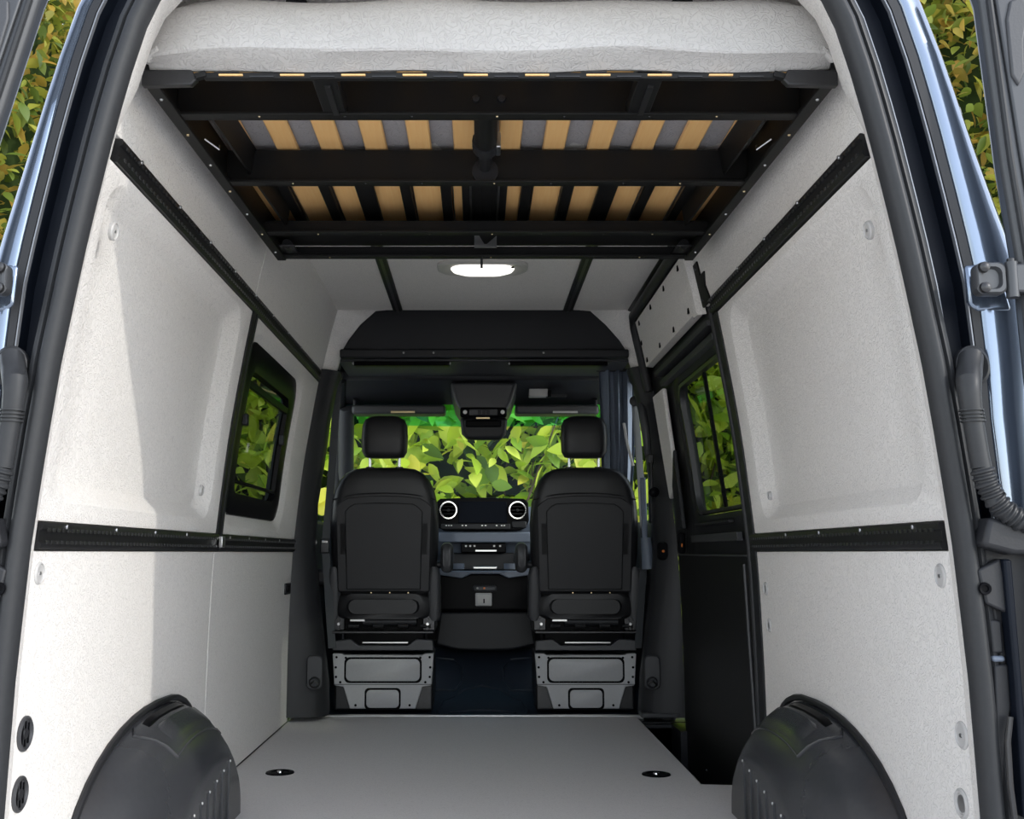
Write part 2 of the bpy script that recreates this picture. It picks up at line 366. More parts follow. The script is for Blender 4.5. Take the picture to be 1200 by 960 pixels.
plug(898, 690, .021, 'grey recessed cup beside the sliding door, upper of a pair', 'cup')
plug(902, 733, .021, 'grey recessed cup beside the sliding door, lower of a pair', 'cup')
plug(1018, 270, .020, 'round grey plug in the top corner of the shaded wall recess')
plug(902, 581, .013, 'small grey plug in the lower corner of the shaded wall recess')
p = atw(336, 690); t = thing('switch', p, 'small black rocker switch on the wall beside the black pillar cover', 'switch')
MB().b2(p.x-.002, p.x+.008, p.y-.06, p.y+.06, p.z-.025, p.z+.025).build('plate', 'plastic', t, .004)
MB().b2(p.x+.006, p.x+.013, p.y-.03, p.y+.03, p.z-.014, p.z+.014).build('rocker', 'gloss', t, .003)

# ------------------------------------------------------------------ cargo rails
def cargo_rail(side, D0, D1, z0, z1, label, teeth=True):
    zc = (z0+z1)/2; t = thing('cargo_rail', wp(side, (D0+D1)/2, z0), label, 'rail', 'black cargo rails on the walls')
    b = MB(); prof = [(z0, .012), (z0, -.006), (z0+.006, -.010), (zc-.013, -.010), (zc-.010, -.004), (zc+.010, -.004), (zc+.013, -.010), (z1-.006, -.010), (z1, -.006), (z1, .012)]
    b.rings([[wp(side, D, z, o) for z, o in prof] for D in (D0, D1)], True, True, True); b.build('track', 'rail', t)
    b = MB(); n = int((D1-D0)/.0254)
    for i in range(n):
        D = D0 + .03 + i*.0254
        for zz in (zc-.012, zc+.012):
            if D < D1-.02: b.box(wp(side, D, zz, -.0105), (.003, .011, .007))
    o = b.build('slot_edges', 'slot', t, smooth=0); o['kind'] = 'stuff'
    for i in range(max(2, int((D1-D0)/.3))):
        D = D0 + .12 + i*.3
        if D < D1-.03: MB().disc(wp(side, D, zc+.019, -.010), outw(side, zc), [(.005, 0), (.004, .003), (.001, .003)], 8).build('screw', 'steel', t)
    return t
cargo_rail(-1, 2.06, DS-.02, ZL0, ZL1, 'black slotted cargo rail at mid height, half in sunlight')
cargo_rail(-1, DS, DF+.01, ZL0, ZL1, 'short black cargo rail under the small tinted window')
cargo_rail(-1, 2.10, DF-.05, ZU0, ZU1, 'long black cargo rail high on the wall above the tinted window')
cargo_rail(1, 2.06, DS, ZL0, ZL1, 'black slotted cargo rail at mid height on the evenly shaded wall')
cargo_rail(1, 2.08, DS+.02, ZU0+.004, ZU1+.004, 'black cargo rail high on the shaded wall, ending at the sliding door')
b = MB(); zs = [ZL1+(ZU0-ZL1)*i/10 for i in range(11)]
b.rings([[wp(-1, D, z, o) for z in zs] for D, o in ((DS-.035, .012), (DS-.035, -.004), (DS-.005, -.006), (DS-.005, .004), (DS+.01, .004), (DS+.01, -.006), (DS+.038, -.004), (DS+.038, .012))], False)
struct(b.build('trim_3', 'rail'), 'upright black joint strip beside the tinted window')
p = wp(-1, DS-.008, .79, -.012); MB().b2(p.x-.004, p.x+.01, p.y-.02, p.y+.02, .775, .812).build('rail_joint_clip', 'steel', None, .003)
tag(bpy.data.objects['rail_joint_clip'], 'small steel clip where two mid height rails meet', 'clip')

# ------------------------------------------------------------------ ceiling
b = MB().b2(-.8, .8, 1.86, 5.05, ZC+.012, ZC+.05); ce = b.build('ceiling', 'shell'); struct(ce, 'roof of the load space lined with grey fabric panels')
for x0, x1 in ((-.70, -.425), (-.385, .385), (.425, .70)):
    MB().b2(x0, x1, 2.0, DF+.01, ZC, ZC+.014).build('ceiling_panel', 'ceil', ce, .004)
for s, nm in ((-1, 'black ceiling rail on the side of the small tinted window'), (1, 'black ceiling rail on the side of the sliding door')):
    t = thing('ceiling_rail', (s*.405, 3.5, ZC-.008), nm, 'rail', 'black ceiling rails')
    MB().b2(s*.405-.022, s*.405+.022, 2.1, DF, ZC-.008, ZC+.012).build('track', 'rail', t, .003)
    MB().b2(s*.405-.006, s*.405+.006, 2.1, DF, ZC-.0095, ZC-.007).build('slot', 'slot', t)
# coving strips that close the corner between wall and ceiling
for s, w_ in ((-1, wl), (1, wr)):
    MB().rings([[(s*.705, D, 1.895), (s*.69, D, 1.90), (s*.69, D, 1.93), (s*.74, D, 1.93)] for D in (2.0, DF)], True, True, True).build('corner_strip', 'ceil' if s < 0 else 'rail', w_)
t = thing('ceiling_light', (-.005, 4.19, ZC-.03), 'oval ceiling light with a white bulging lens beyond the bed', 'light')
MB().rings([[(-.005+x, 4.19+y, z) for x, y in rr(0, 0, hw, hd, r)] for hw, hd, r, z in ((.182, .098, .07, ZC), (.182, .098, .07, ZC-.010), (.170, .088, .06, ZC-.016), (.150, .075, .06, ZC-.012))], True, False, True).build('housing', 'lampgrey', t)
MB().rings([[(-.005+x, 4.19+y, z) for x, y in rr(0, 0, hw, hd, r)] for hw, hd, r, z in ((.13, .066, .06, ZC-.010), (.12, .062, .06, ZC-.022), (.09, .046, .045, ZC-.031), (.04, .02, .02, ZC-.034))], True, False, True).build('lens', 'lens', t)
MB().disc((.115, 4.15, ZC-.014), (0, 0, -1), [(.006, 0), (.006, .004)], 8).build('button', 'gloss', t)

# ------------------------------------------------------------------ bulkhead arch between load space and cab
arch = [(374, 452), (384, 447), (394, 432), (400, 412), (408, 398), (422, 380), (440, 364), (470, 361.5), (560, 361), (660, 361.5), (692, 364), (710, 380), (726, 398), (735, 412), (741, 430), (749, 444), (756, 452)]
inn = [aty(x, y, 5.02) for x, y in arch]
out = []
for q in inn:
    a = math.atan2(q.z-1.3, q.x); k = 0
    z = q.z
    if abs(q.x) > .49: out.append(Vector((math.copysign(W(min(z+.03, 1.9))+.02, q.x), 4.965, min(z+.03, 1.93))))
    else: out.append(Vector((q.x, 4.965, 1.93)))
b = MB(); b.rings([out, [o_.lerp(i_, .5)+Vector((0, -.004, 0)) for o_, i_ in zip(out, inn)], inn, [i_+Vector((0, .05, 0)) for i_ in inn]], False)
o = b.build('wall_front', 'ceil', smooth=60); struct(o, 'grey fabric surround of the arch between load space and cab')
# overhead shelf above the cab
t = thing('overhead_shelf', aty(567, 418, 5.05), 'black overhead shelf spanning the arch above the cab seats', 'shelf')
fp = [(397, 411), (406, 399), (420, 381), (439, 363.5), (470, 360.5), (662, 360.5), (693, 363.5), (712, 381), (728, 399), (736, 411)]
pxpoly(fp, 5.03, .03, 'plastic', 'front_panel', t, .012)
P = aty(398, 419, 5.0); Q = aty(737, 409, 5.0)
MB().b2(P.x, Q.x, 5.0, 5.06, P.z, Q.z).build('lip', 'plastic', t, .008, 3)
for px in (473, 508, 637): MB().disc(aty(px, 413.5, 5.0)+Vector((0, .001, 0)), (0, -1, 0), [(.006, 0), (.004, .003), (.001, .003)], 8).build('screw', 'steel', t)
MB().b2(-.70, .71, 5.06, 5.50, 1.672, 1.69).build('tray', 'plastic2', t, .006)
zt = 1.672
for x0, x1 in ((-.62, -.16), (.13, .60)):
    MB().b2(x0, x1, 5.05, 5.10, zt-.022, zt-.002).build('tray_slot', 'gloss', t, .003)
for x in (-.16, .13, .575, .60, -.625): MB().disc((x, 5.08, zt-.006), (0, -1, -.2), [(.008, 0), (.006, .02), (.002, .022)], 8).build('bolt', 'steel', t)
# cab headliner
b = MB(); prof = [(5.48, 1.70), (5.50, 1.655), (5.60, 1.62), (5.74, 1.575), (5.80, 1.56), (5.82, 1.62), (5.55, 1.75)]
b.rings([[(x, y, z) for y, z in prof] for x in (-.80, .80)], True, True, True)
o = b.build('headliner', 'plastic', bevel=.01); struct(o, 'black headliner above the windscreen')
o = MB().b2(-.80, .80, 5.05, 5.85, 1.96, 2.0).build('cab_roof', 'shell'); struct(o, 'body roof above the cab')
# overhead console with mirror pod
t = thing('overhead_console', aty(567, 500, 5.62), 'black overhead console with a reading lamp row and hanging mirror pod', 'console')
b = MB(); b.prism([aty(x, y, 5.50) for x, y in ((527, 447), (607, 447), (600, 470), (592, 484), (542, 484), (533, 470))], (0, .22, -.05)); b.build('body', 'plastic2', t, .02, 4)
pxbox(539, 477, 594, 489, 5.485, .03, 'gloss', 'lamp_bar', t, .012, 4)
pxbox(550, 479.5, 583, 486.5, 5.480, .01, 'plastic2', 'button_row', t, .003)
for k in range(3): pxbox(560+k*5, 480.5, 564+k*5, 486, 5.476, .006, 'plastic', 'button', t, .001)
for px in (545, 589): MB().disc(aty(px, 483, 5.484), (0, -1, 0), [(.011, 0), (.009, .004), (.002, .005)], 14).build('lamp', 'white', t)
pxbox(558, 489, 574, 491, 5.49, .01, 'brass', 'latch', t, .001)
b = MB(); b.prism([aty(x, y, 5.55) for x, y in ((539, 489), (595, 489), (593, 508), (587, 515), (548, 515), (541, 508))], (0, .07, 0)); b.build('mirror_pod', 'plastic', t, .02, 4)
pxbox(545, 492, 588, 501, 5.545, .02, 'gloss', 'sensor_window', t, .01, 3)
for s, x0, x1, lab in ((-1, 412, 522, 'grey sun visor with a pale label, before the seat under the shaded wall window'), (1, 604, 702, 'grey sun visor with a white label, before the seat beside the curtain')):
    t = thing('sun_visor', aty((x0+x1)/2, 480, 5.74), lab, 'visor')
    P = aty(x0, 485, 5.72); Q = aty(x1, 474, 5.72)
    MB().b2(P.x, Q.x, 5.72, 5.86, P.z, Q.z).build('flap', 'plastic2', t, .015, 4)
    xa = (458, 486) if s < 0 else (648, 677); P = aty(xa[0], 484, 5.715); Q = aty(xa[1], 481.8, 5.715)
    MB().b2(P.x, Q.x, 5.714, 5.722, P.z, Q.z).build('label_strip', 'plug' if s > 0 else 'brass', t)
    MB().tube([aty(x0+4 if s < 0 else x1-4, 474, 5.72), aty(x0+4 if s < 0 else x1-4, 468, 5.70)], .01, 10).build('pivot', 'plastic', t)
t = thing('card_holder', aty(630, 464, 5.60), 'small pale card clip stuck below the overhead shelf', 'clip')
pxbox(620, 455.5, 642, 464.5, 5.59, .06, 'plug', 'card', t, .004); pxbox(642, 457, 646, 465, 5.588, .05, 'gloss', 'spring', t, .003); pxbox(640, 462, 664, 465, 5.595, .03, 'plastic', 'arm', t, .002)

# ------------------------------------------------------------------ windscreen, cab doors
b = MB(); K = 12; top = []; bot = []; mid = []
for i in range(K+1):
    u = -1+2*i/K; bow = .16*(1-u*u); x = .80*u
    top.append(Vector((x*.93, 5.70+bow, 1.62))); bot.append(Vector((x*1.02, 6.45+bow, 1.03)))
mid = [a.lerp(c, .25) for a, c in zip(top, bot)]
ws = MB().rings([mid, bot], False).build('window_2', 'g_front', smooth=60); struct(ws, 'windscreen with bright green foliage outside')
MB().rings([top, mid], False).build('shade_band', 'g_band', ws, smooth=60)
def glasspane(q, m, name, parent): return MB().add(q, [(0, 1, 2, 3)]).build(name, m, parent, smooth=0)
for s, lab in ((-1, 'black cab door beyond the seat on the side of the small tinted window'), (1, 'black cab door beyond the hanging curtain')):
    t = thing('cab_door', (s*.84, 5.75, 0), lab, 'door')
    MB().b2(s*.82, s*.90, 5.10, 6.40, -.1, .92).build('door_card', 'plastic', t, .02, 3)
    MB().b2(s*.76, s*.83, 5.35, 6.0, .60, .68).build('armrest', 'plastic2', t, .02, 3)
    MB().tube([(s*.86, 6.42, .92), (s*.83, 6.2, 1.15), (s*.78, 5.80, 1.56), (s*.74, 5.5, 1.66)], .03, 10).build('window_frame', 'plastic', t)
    MB().b2(s*.74, s*.86, 5.10, 5.62, 1.60, 1.80).build('top_rail', 'plastic', t, .02)
    MB().b2(s*.80, s*.86, 5.12, 5.18, .9, 1.64).build('rear_post', 'plastic', t, .01)
    glasspane([(s*.865, 5.15, .92), (s*.865, 6.40, .92), (s*.80, 5.8, 1.6), (s*.80, 5.15, 1.62)], 'g_front', 'pane', t)
    MB().tube([(s*.80, 6.42, 1.0), (s*.78, 6.1, 1.22), (s*.745, 5.78, 1.55)], .045, 10).build('pillar_trim', 'plastic2', t)

# ------------------------------------------------------------------ dashboard
D0 = 5.98
t = thing('dashboard', (0, 6.1, .55), 'slate and black dashboard with round air vents either side of a wide screen', 'dashboard')
pf = [(6.10, .50), (6.02, .62), (6.10, .72), (6.05, .86), (6.02, .93), (6.12, 1.02), (6.45, 1.02), (6.60, .98), (6.6, .5)]
MB().rings([[(x, y, z) for y, z in pf] for x in (-.82, -.4, 0, .4, .82)], True, True, True).build('body', 'dash', t, .015, 3)
pxpoly([(512, 588), (516, 584.5), (560, 583), (614, 584.5), (619, 589), (620, 610), (616, 619), (608, 622), (520, 622), (513, 618)], D0-.02, .10, 'gloss', 'panel', t, .006)
pxbox(537, 588, 594, 613, D0-.026, .012, 'screen', 'screen', t, .003)
for px in (525.5, 606.5):
    c = aty(px, 598, D0-.022); v = MB().disc(c, (0, -1, 0), [(.050, 0), (.050, .008), (.046, .014), (.042, .012), (.040, .0), (.004, 0)], 28).build('air_vent', 'gloss', t)
    MB().rings([[c + Vector((math.cos(a)*r_, -h_, math.sin(a)*r_)) for a in [2*math.pi*k/28 for k in range(28)]] for r_, h_ in ((.0505, .006), (.049, .016), (.043, .016), (.0415, .006))], True).build('chrome_ring', 'chrome', v)
    for k in range(3): MB().b2(c.x-.036, c.x+.036, c.y-.006, c.y-.002, c.z-.022+k*.02, c.z-.018+k*.02).build('vane', 'plastic', v)
    MB().disc(c+Vector((0, -.006, 0)), (0, -1, 0), [(.009, 0), (.008, .006), (.002, .007)], 12).build('knob', 'plastic', v)
pxbox(517, 614, 598, 620, D0-.030, .02, 'plastic', 'switch_bar', t, .003)
for px in (522, 525, 528, 541, 545, 564, 568, 581, 587, 590): pxbox(px, 615.3, px+2, 616.6, D0-.032, .006, 'white', 'switch_mark', t, 0)
pxbox(600, 611, 617, 619, D0-.028, .02, 'plastic', 'key_slot', t, .006)
pxbox(514, 623.5, 622, 636, D0-.01, .06, 'dash', 'trim_bar', t, .008)
v = pxbox(540, 636.5, 593, 648, D0+.0, .05, 'gloss', 'control_unit', t, .006)
pxbox(557, 644.5, 582, 646.5, D0-.004, .01, 'alu', 'bar', v, .001)
for px in (545, 550, 555, 578, 585): pxbox(px, 639, px+2.2, 641, D0-.004, .01, 'plug', 'button', v, 0)
pxbox(516, 648, 620, 672, D0+.04, .05, 'plastic', 'lower_panel', t, .01)
for s in (-1, 1): MB().rings([[(s*x, y, z) for x, y in ((.30, 5.95), (.80, 5.95), (.80, 6.2), (.30, 6.2))] for z in (.55, .80)], True, True, True).build('knee_panel', 'plastic', t, .03, 3)
# centre console
t = thing('centre_console', (0, 5.9, .2), 'black centre console with storage tray and a small socket on its rear face', 'console')
b = MB(); P0, P1 = aty(514, 716, 5.80), aty(623, 672, 5.80)
b.prism([aty(x, y, 5.80) for x, y in ((513, 716), (515, 673), (541, 676), (552, 672), (585, 672), (596, 676), (622, 672), (624, 716))], (0, .20, 0)); b.build('body', 'gloss', t, .012, 3)
pxpoly([(514, 674), (516, 664), (521, 664), (524, 669), (612, 669), (615, 664), (621, 664), (622, 674), (596, 678), (585, 673), (552, 673), (541, 678)], 5.77, .035, 'dash', 'tray_rim', t, .005)
MB().b2(-.21, .23, 5.81, 6.00, .655, .67).build('tray', 'gloss', t, .005)
for x in (-.14, .16): MB().rings([[(x+math.cos(a)*r_, 5.9+math.sin(a)*r_, z_) for a in [2*math.pi*k/20 for k in range(20)]] for r_, z_ in ((.042, .67), (.042, .70), (.036, .70), (.036, .67))], True).build('cup_ring', 'dash', t)
MB().b2(-.05, .08, 5.86, 5.98, .67, .685).build('key_tray', 'steel', t, .004)
b = MB(); b.prism([aty(x, y, 5.84) for x, y in ((510, 756), (516, 717), (621, 717), (628, 756), (600, 762), (568, 763), (537, 762))], (0, .22, 0)); b.build('lower_cover', 'plastic', t, .012, 3)
pxbox(554, 686, 582, 694, 5.785, .03, 'plastic2', 'socket_pod', t, .012, 3)
so = pxbox(557, 695, 576.5, 710.5, 5.785, .03, 'plug', 'socket', t, .006, 3)
pxbox(559.5, 697.5, 574, 707, 5.781, .01, 'lampgrey', 'socket_face', so, .002); pxbox(566.4, 702, 568, 707, 5.778, .01, 'gloss', 'socket_key', so, 0)
for px in (559.5, 567.5): MB().disc(aty(px, 689.5, 5.783), (0, -1, 0), [(.006, 0), (.004, .003), (.001, .003)], 8).build('lamp', 'amber' if px > 560 else 'plug', t)

o = MB().b2(-.90, .90, 6.50, 6.56, -.14, 1.0).build('wall_cab', 'plastic'); struct(o, 'dark bulkhead below the dashboard')
# ------------------------------------------------------------------ cab seats
def make_seat(cx, inner, label):
    """inner = +1/-1: the side of the armrest, towards the middle of the cab"""
    Y = 5.27
    t = thing('cab_seat', (cx, Y+.2, 0), label, 'seat', 'cab seats')
    X = lambda x: cx+x
    # pedestal
    base = MB().prism([(X(x), Y, z) for x, z in ((-.245, .275), (-.20, .275), (-.19, .268), (.19, .268), (.20, .275), (.245, .275), (.235, .125), (.19, .118), (.158, .015), (-.158, .015), (-.19, .118), (-.235, .125))], (0, .05, 0)).build('pedestal', 'sgrey', t, .004)
    def plate(name, cz, hw, hh, r, par):
        MB().rings([[(X(x), y, z) for x, z in rr(0, cz, hw+a, hh+a, r)] for a, y in ((.009, Y+.004), (.009, Y-.001), (.0, Y-.0015))], True, False, True).build(name+'_gap', 'gloss', par)
        MB().rings([[(X(x), y, z) for x, z in rr(0, cz, hw+a, hh+a, r)] for a, y in ((0, Y), (0, Y-.003), (-.003, Y-.005))], True, False, True).build(name, 'sgrey', par)
    plate('upper_plate', .197, .178, .052, .025, base)
    plate('lower_plate', .062, .078, .042, .02, base)
    MB().b2(X(-.236), X(.236), Y-.002, Y+.001, .1285, .131).build('crease', 'gloss', base)
    for x, z in ((-.225, .258), (.225, .258), (-.228, .21), (.228, .21), (-.226, .165), (.226, .165), (-.205, .14), (.205, .14), (-.13, .032), (.13, .032), (-.18, .255), (.18, .255)):
        MB().disc((X(x), Y-.001, z), (0, -1, 0), [(.006, 0), (.006, .002), (.001, .001)], 10).build('bolt', 'gloss', base)
    MB().b2(X(-.24), X(.24), Y+.05, Y+.40, .0, .27).build('box', 'sdark', t, .01)
    # adjuster frame
    MB().prism([(X(x), Y-.01, z) for x, z in ((-.245, .29), (.245, .29), (.24, .34), (.16, .345), (.12, .315), (-.12, .315), (-.16, .345), (-.24, .335))], (0, .04, 0)).build('bracket', 'plastic2', t, .004)
    MB().b2(X(-.10), X(.12), Y-.012, Y-.004, .325, .331).build('spring_bar', 'steel', t)
    MB().b2(X(-.245), X(.245), Y-.03, Y+.3, .372, .384).build('frame_plate', 'sdark', t, .003)
    MB().b2(X(-.20), X(.20), Y+.06, Y+.3, .28, .45).build('scissor_frame', 'gloss', t, .01)
    for x in (-.17, -.05, .07, .18): MB().cyl((X(x), Y+.0, .405), (X(x+.05), Y+.0, .405), .010, 8).build('cross_rod', 'sdark', t)
    MB().b2(X(-.16), X(-.09), Y-.02, Y-.01, .43, .438).build('lever_strip', 'steel', t)
    MB().cyl((X(-.10), Y+.02, .425), (X(.16), Y+.02, .425), .022, 12).build('torsion_tube', 'plastic', t)
    for s in (-1, 1):
        for k in range(3): MB().cyl((X(s*.215), Y-.03, .395+k*.022), (X(s*.215), Y+.02, .395+k*.022), .007, 8).build('bolt', 'steel' if k == 1 else 'sdark', t)
        MB().b2(X(s*.19), X(s*.25), Y, Y+.3, .385, .47).build('side_plate', 'sdark', t, .004)
    # cushion
    MB().rings([[(X(x), y, z) for x, z in rr(0, .50, hw, .06, .05)] for y, hw in ((Y-.02, .20), (Y+.0, .235), (Y+.45, .26), (Y+.5, .24))], True, True, True).build('cushion', 'vinyl', t)
    MB().rings([[(X(x), y, z) for x, z in rr(0, .50, hw, .034, .033)] for y, hw in ((Y-.045, .165), (Y-.035, .175), (Y+.02, .175))], True, True, True).build('rear_roll', 'vinyl', t)
    # backrest, leaning back a little
    zz = [(.545, .205, .035), (.56, .225, .05), (.62, .245, .06), (.75, .262, .062), (.90, .266, .062), (1.0, .258, .06), (1.06, .245, .058), (1.11, .222, .052), (1.145, .19, .045), (1.165, .15, .034), (1.173, .09, .02)]
    lean = lambda z: Y + .045 - (z-.55)*.11
    b = MB(); b.rings([[(X(x), lean(z)+y, z) for x, y in rr(0, 0, hw, hd, hd*.85, 5, 4)] for z, hw, hd in zz], True, True, True); bk = b.build('backrest', 'vinyl', t, smooth=60)
    # hard rear shell and its raised panel, both with a bowed upper edge
    def shellp(name, hw, z0, z1, bow, dy, m, par):
        pts = []; 
        for x in [-hw+2*hw*i/16 for i in range(17)]:
            e = abs(x)/hw; zt = z1 - bow*e*e - (.035 if e > .99 else .012 if e > .87 else 0); pts.append((x, zt))
        pts = [(-hw*.95, z0)] + pts + [(hw*.95, z0)]
        return MB().prism([(X(x), lean(z)-.060-dy, z) for x, z in pts], (0, .03, 0)).build(name, m, par, .006, 3)
    sh = shellp('back_shell', .235, .57, 1.035, .02, .002, 'vinyl2', bk)
    shellp('back_panel', .19, .58, 1.0, .008, .007, 'vinyl2', sh)
    P = [(X(-.25+.5*i/16), lean(1.04)-.060+.016*(abs(-1+2*i/16))**4, 1.045-.03*(abs(-1+2*i/16))**2.5) for i in range(17)]
    MB().tube(P, .004, 6).build('seam', 'vinyl', bk)
    for x in (-.06, .03, .12): MB().disc((X(x), lean(.56)-.062, .566), (0, -1, 0), [(.004, 0), (.003, .003)], 8).build('clip', 'brass', bk)
    for s in (-1, 1):
        MB().rings([[(X(s*.245+x), y+lean(z)-.01, z) for x, y in rr(0, 0, hw, .05, .02, 4, 2)] for z, hw in ((.43, .022), (.45, .032), (.55, .032), (.64, .030), (.68, .022), (.69, .01))], True, True, True).build('recliner_cover', 'plastic2', t)
    # armrest end
    xa = inner*.305
    MB().rings([[(X(xa+x), y, z) for x, z in rr(0, .735, hw, hh, .028)] for y, hw, hh in ((Y-.0, .018, .05), (Y+.015, .029, .07), (Y+.10, .031, .075), (Y+.16, .03, .05), (Y+.40, .028, .04))], True, True, True).build('armrest', 'plastic2', t)
    MB().cyl((X(inner*.25), Y+.05, .70), (X(inner*.30), Y+.05, .70), .018, 10).build('armrest_pivot', 'plastic', t)
    # headrest
    yh = lean(1.3)
    hb = [( -.100, .07, .025), (-.095, .095, .040), (-.07, .110, .048), (0, .114, .052), (.06, .110, .050), (.088, .098, .042), (.104, .07, .028), (.108, .04, .015)]
    MB().rings([[(X(x), yh+y-.01, 1.318+dz) for x, y in rr(0, 0, hw, hd, hd*.8, 5, 4)] for dz, hw, hd in hb], True, True, True).build('headrest', 'vinyl', t, smooth=70)
    for s in (-1, 1):
        MB().cyl((X(s*.072), yh, 1.15), (X(s*.072), yh, 1.23), .007, 10).build('headrest_post', 'chrome', t)
        MB().rings([[(X(s*.072+x), yh+y, z) for x, y in rr(0, 0, hw, .016, .01, 3, 2)] for z, hw in ((1.155, .022), (1.176, .018))], True, True, True).build('post_collar', 'plastic', t)
    return t
make_seat(-.482, 1, 'black cab seat on the side of the small tinted window')
make_seat(.497, -1, 'black cab seat beside the hanging slate curtain and sliding door')

# ------------------------------------------------------------------ black pillar covers either side of the cab opening, belts, curtain
def pillar(side, prof, label):
    t = thing('pillar_cover', (side*.82, 5.05, 0), label, 'pillar cover')
    b = MB(); rs = []
    for px, py in prof:
        p = aty(px, py, 5.02); z = p.z; xo = side*(W(z)+.02); xi = p.x
        rs.append([(xo, 4.93, z), (xi+side*.055, 4.94, z), (xi+side*.012, 4.985, z), (xi, 5.02, z), (xi+side*.01, 5.14, z), (xo, 5.16, z)])
    b.rings(rs, True, True, True); b.build('cover', 'plastic', t, smooth=50); return t
tl = pillar(-1, [(385, 838), (384, 800), (378, 745), (372, 690), (369, 640), (371, 590), (379, 540), (386, 490), (394, 450), (399, 436)], 'black moulded pillar cover beside the wall with the small switch')
tr = pillar(1, [(749, 838), (752, 790), (757, 745), (764, 690), (768, 640), (766, 590), (758, 530), (750, 480), (742, 445), (736, 432)], 'black moulded pillar cover beside the sliding door')
for s, t, px in ((-1, tl, 369), (1, tr, 764)):
    p = aty(px, 788, 4.93); q = aty(px, 800, 4.91)
    MB().rings([[(p.x+x, 4.93-d, p.z+z) for x, z in rr(0, 0, .034-d*.2, .075-d*.3, .02)] for d in (0, .012, .013)], True, False, True).build('belt_pocket', 'plastic2', t)
    MB().disc(q, (0, -1, .1), [(.024, 0), (.026, .01), (.018, .02), (.004, .02)], 18).build('anchor_cap', 'plastic', t)
    MB().tube([q+Vector((-.018, -.018, -.004)), q+Vector((0, -.024, .010)), q+Vector((.018, -.018, -.006))], .005, 8).build('anchor_loop', 'sdark', t)
c = aty(777, 646, 4.95); MB().rings([[(c.x+x, c.y-d, c.z+z) for x, z in rr(0, 0, .022-d*.3, .038-d*.3, .018)] for d in (-.01, .006, .008)], True, False, True).build('lamp_bezel', 'gloss', tr)
MB().disc(c+Vector((0, -.008, 0)), (0, -1, 0), [(.007, 0), (.006, .004), (.001, .004)], 10).build('indicator', 'amber', tr)
pxbox(752, 836, 797, 842, 4.93, .10, 'plastic2', 'foot_moulding', tr, .006)
for s, pts, lab in ((-1, ((396, 440), (388, 560), (381, 640), (389, 760)), 'dark seat belt running down behind the pillar cover by the switch'),
                    (1, ((744, 470), (751, 560), (756, 640), (748, 760)), 'dark seat belt running down between curtain and pillar cover')):
    t = thing('seat_belt', aty(*pts[-1], 5.24), lab, 'seat belt')
    P = [aty(x, y, 5.24) for x, y in pts]
    b = MB(); b.rings([[p+Vector((-.018, 0, 0)), p+Vector((.018, .012, 0)), p+Vector((.018, .015, 0)), p+Vector((-.018, .003, 0))] for p in P], True, True, True); b.build('webbing', 'belt', t)
    MB().disc(P[0], (0, -1, 0), [(.026, -.01), (.026, .01), (.01, .016)], 14).build('upper_guide', 'plastic', t)
    MB().box(P[2]+Vector((0, -.008, 0)), (.045, .012, .07)).build('tongue', 'sdark', t, .006)
    MB().box(P[2]+Vector((0, -.014, .02)), (.03, .008, .012)).build('buckle_plate', 'chrome', t, .002)
t = thing('curtain', aty(722, 600, 5.3), 'slate blue grey curtain hanging gathered behind the seat by the sliding door', 'curtain')
b = MB(); n = 26; rs = []
for k in range(13):
    v = k/12; y_ = 434 + v*190; r_ = []
    for i in range(n+1):
        u = i/n; xa = 702+2*v*3; xb = 744 - (v > .5)*(v-.5)*10
        p = aty(xa+(xb-xa)*u, y_, 5.33); p.y += .028*math.sin(u*21+v*1.2)+.012*math.sin(u*47); r_.append(p)
    rs.append(r_)
b.rings(rs, False); b.rings([[p+Vector((0, .006, 0)) for p in r_] for r_ in rs], False); b.build('cloth', 'cloth', t, smooth=60)
MB().tube([aty(731, 496, 5.28), aty(735, 520, 5.27), aty(742, 546, 5.28)], .007, 8).build('tie_band', 'plug', t)
MB().tube([aty(699, 434, 5.33), aty(746, 434, 5.33)], .007, 8).build('hook_rail', 'sdark', t)
t = thing('blind_roll', aty(759, 668, 5.2), 'slim grey rolled blind tube below the curtain', 'blind')
MB().tube([aty(753, 560, 5.2), aty(756, 632, 5.2)], .014, 12).build('rod', 'cloth', t)
MB().tube([aty(757, 630, 5.2), aty(760, 667, 5.2)], [.026, .032], 16).build('sleeve', 'plug' if False else 'dash', t)
t = thing('grab_handle', aty(756, 520, 5.0), 'grey grab handle with black ends on the pillar by the sliding door', 'handle')
MB().tube([aty(750, 474, 4.97), aty(753, 480, 4.95), aty(757, 505, 4.945), aty(759, 530, 4.95), aty(760, 537, 4.97)], [.012, .018, .020, .018, .012], 12).build('grip', 'plastic2', t)
MB().box(aty(762, 538, 4.95), (.03, .03, .045)).build('mount', 'sdark', t, .006)
MB().tube([aty(763, 540, 4.94), aty(764, 572, 4.94)], .006, 8).build('strap', 'plastic', t); MB().disc(aty(766, 577, 4.95), (0, -1, 0), [(.024, -.01), (.024, .012), (.014, .02)], 14).build('knob', 'gloss', t)

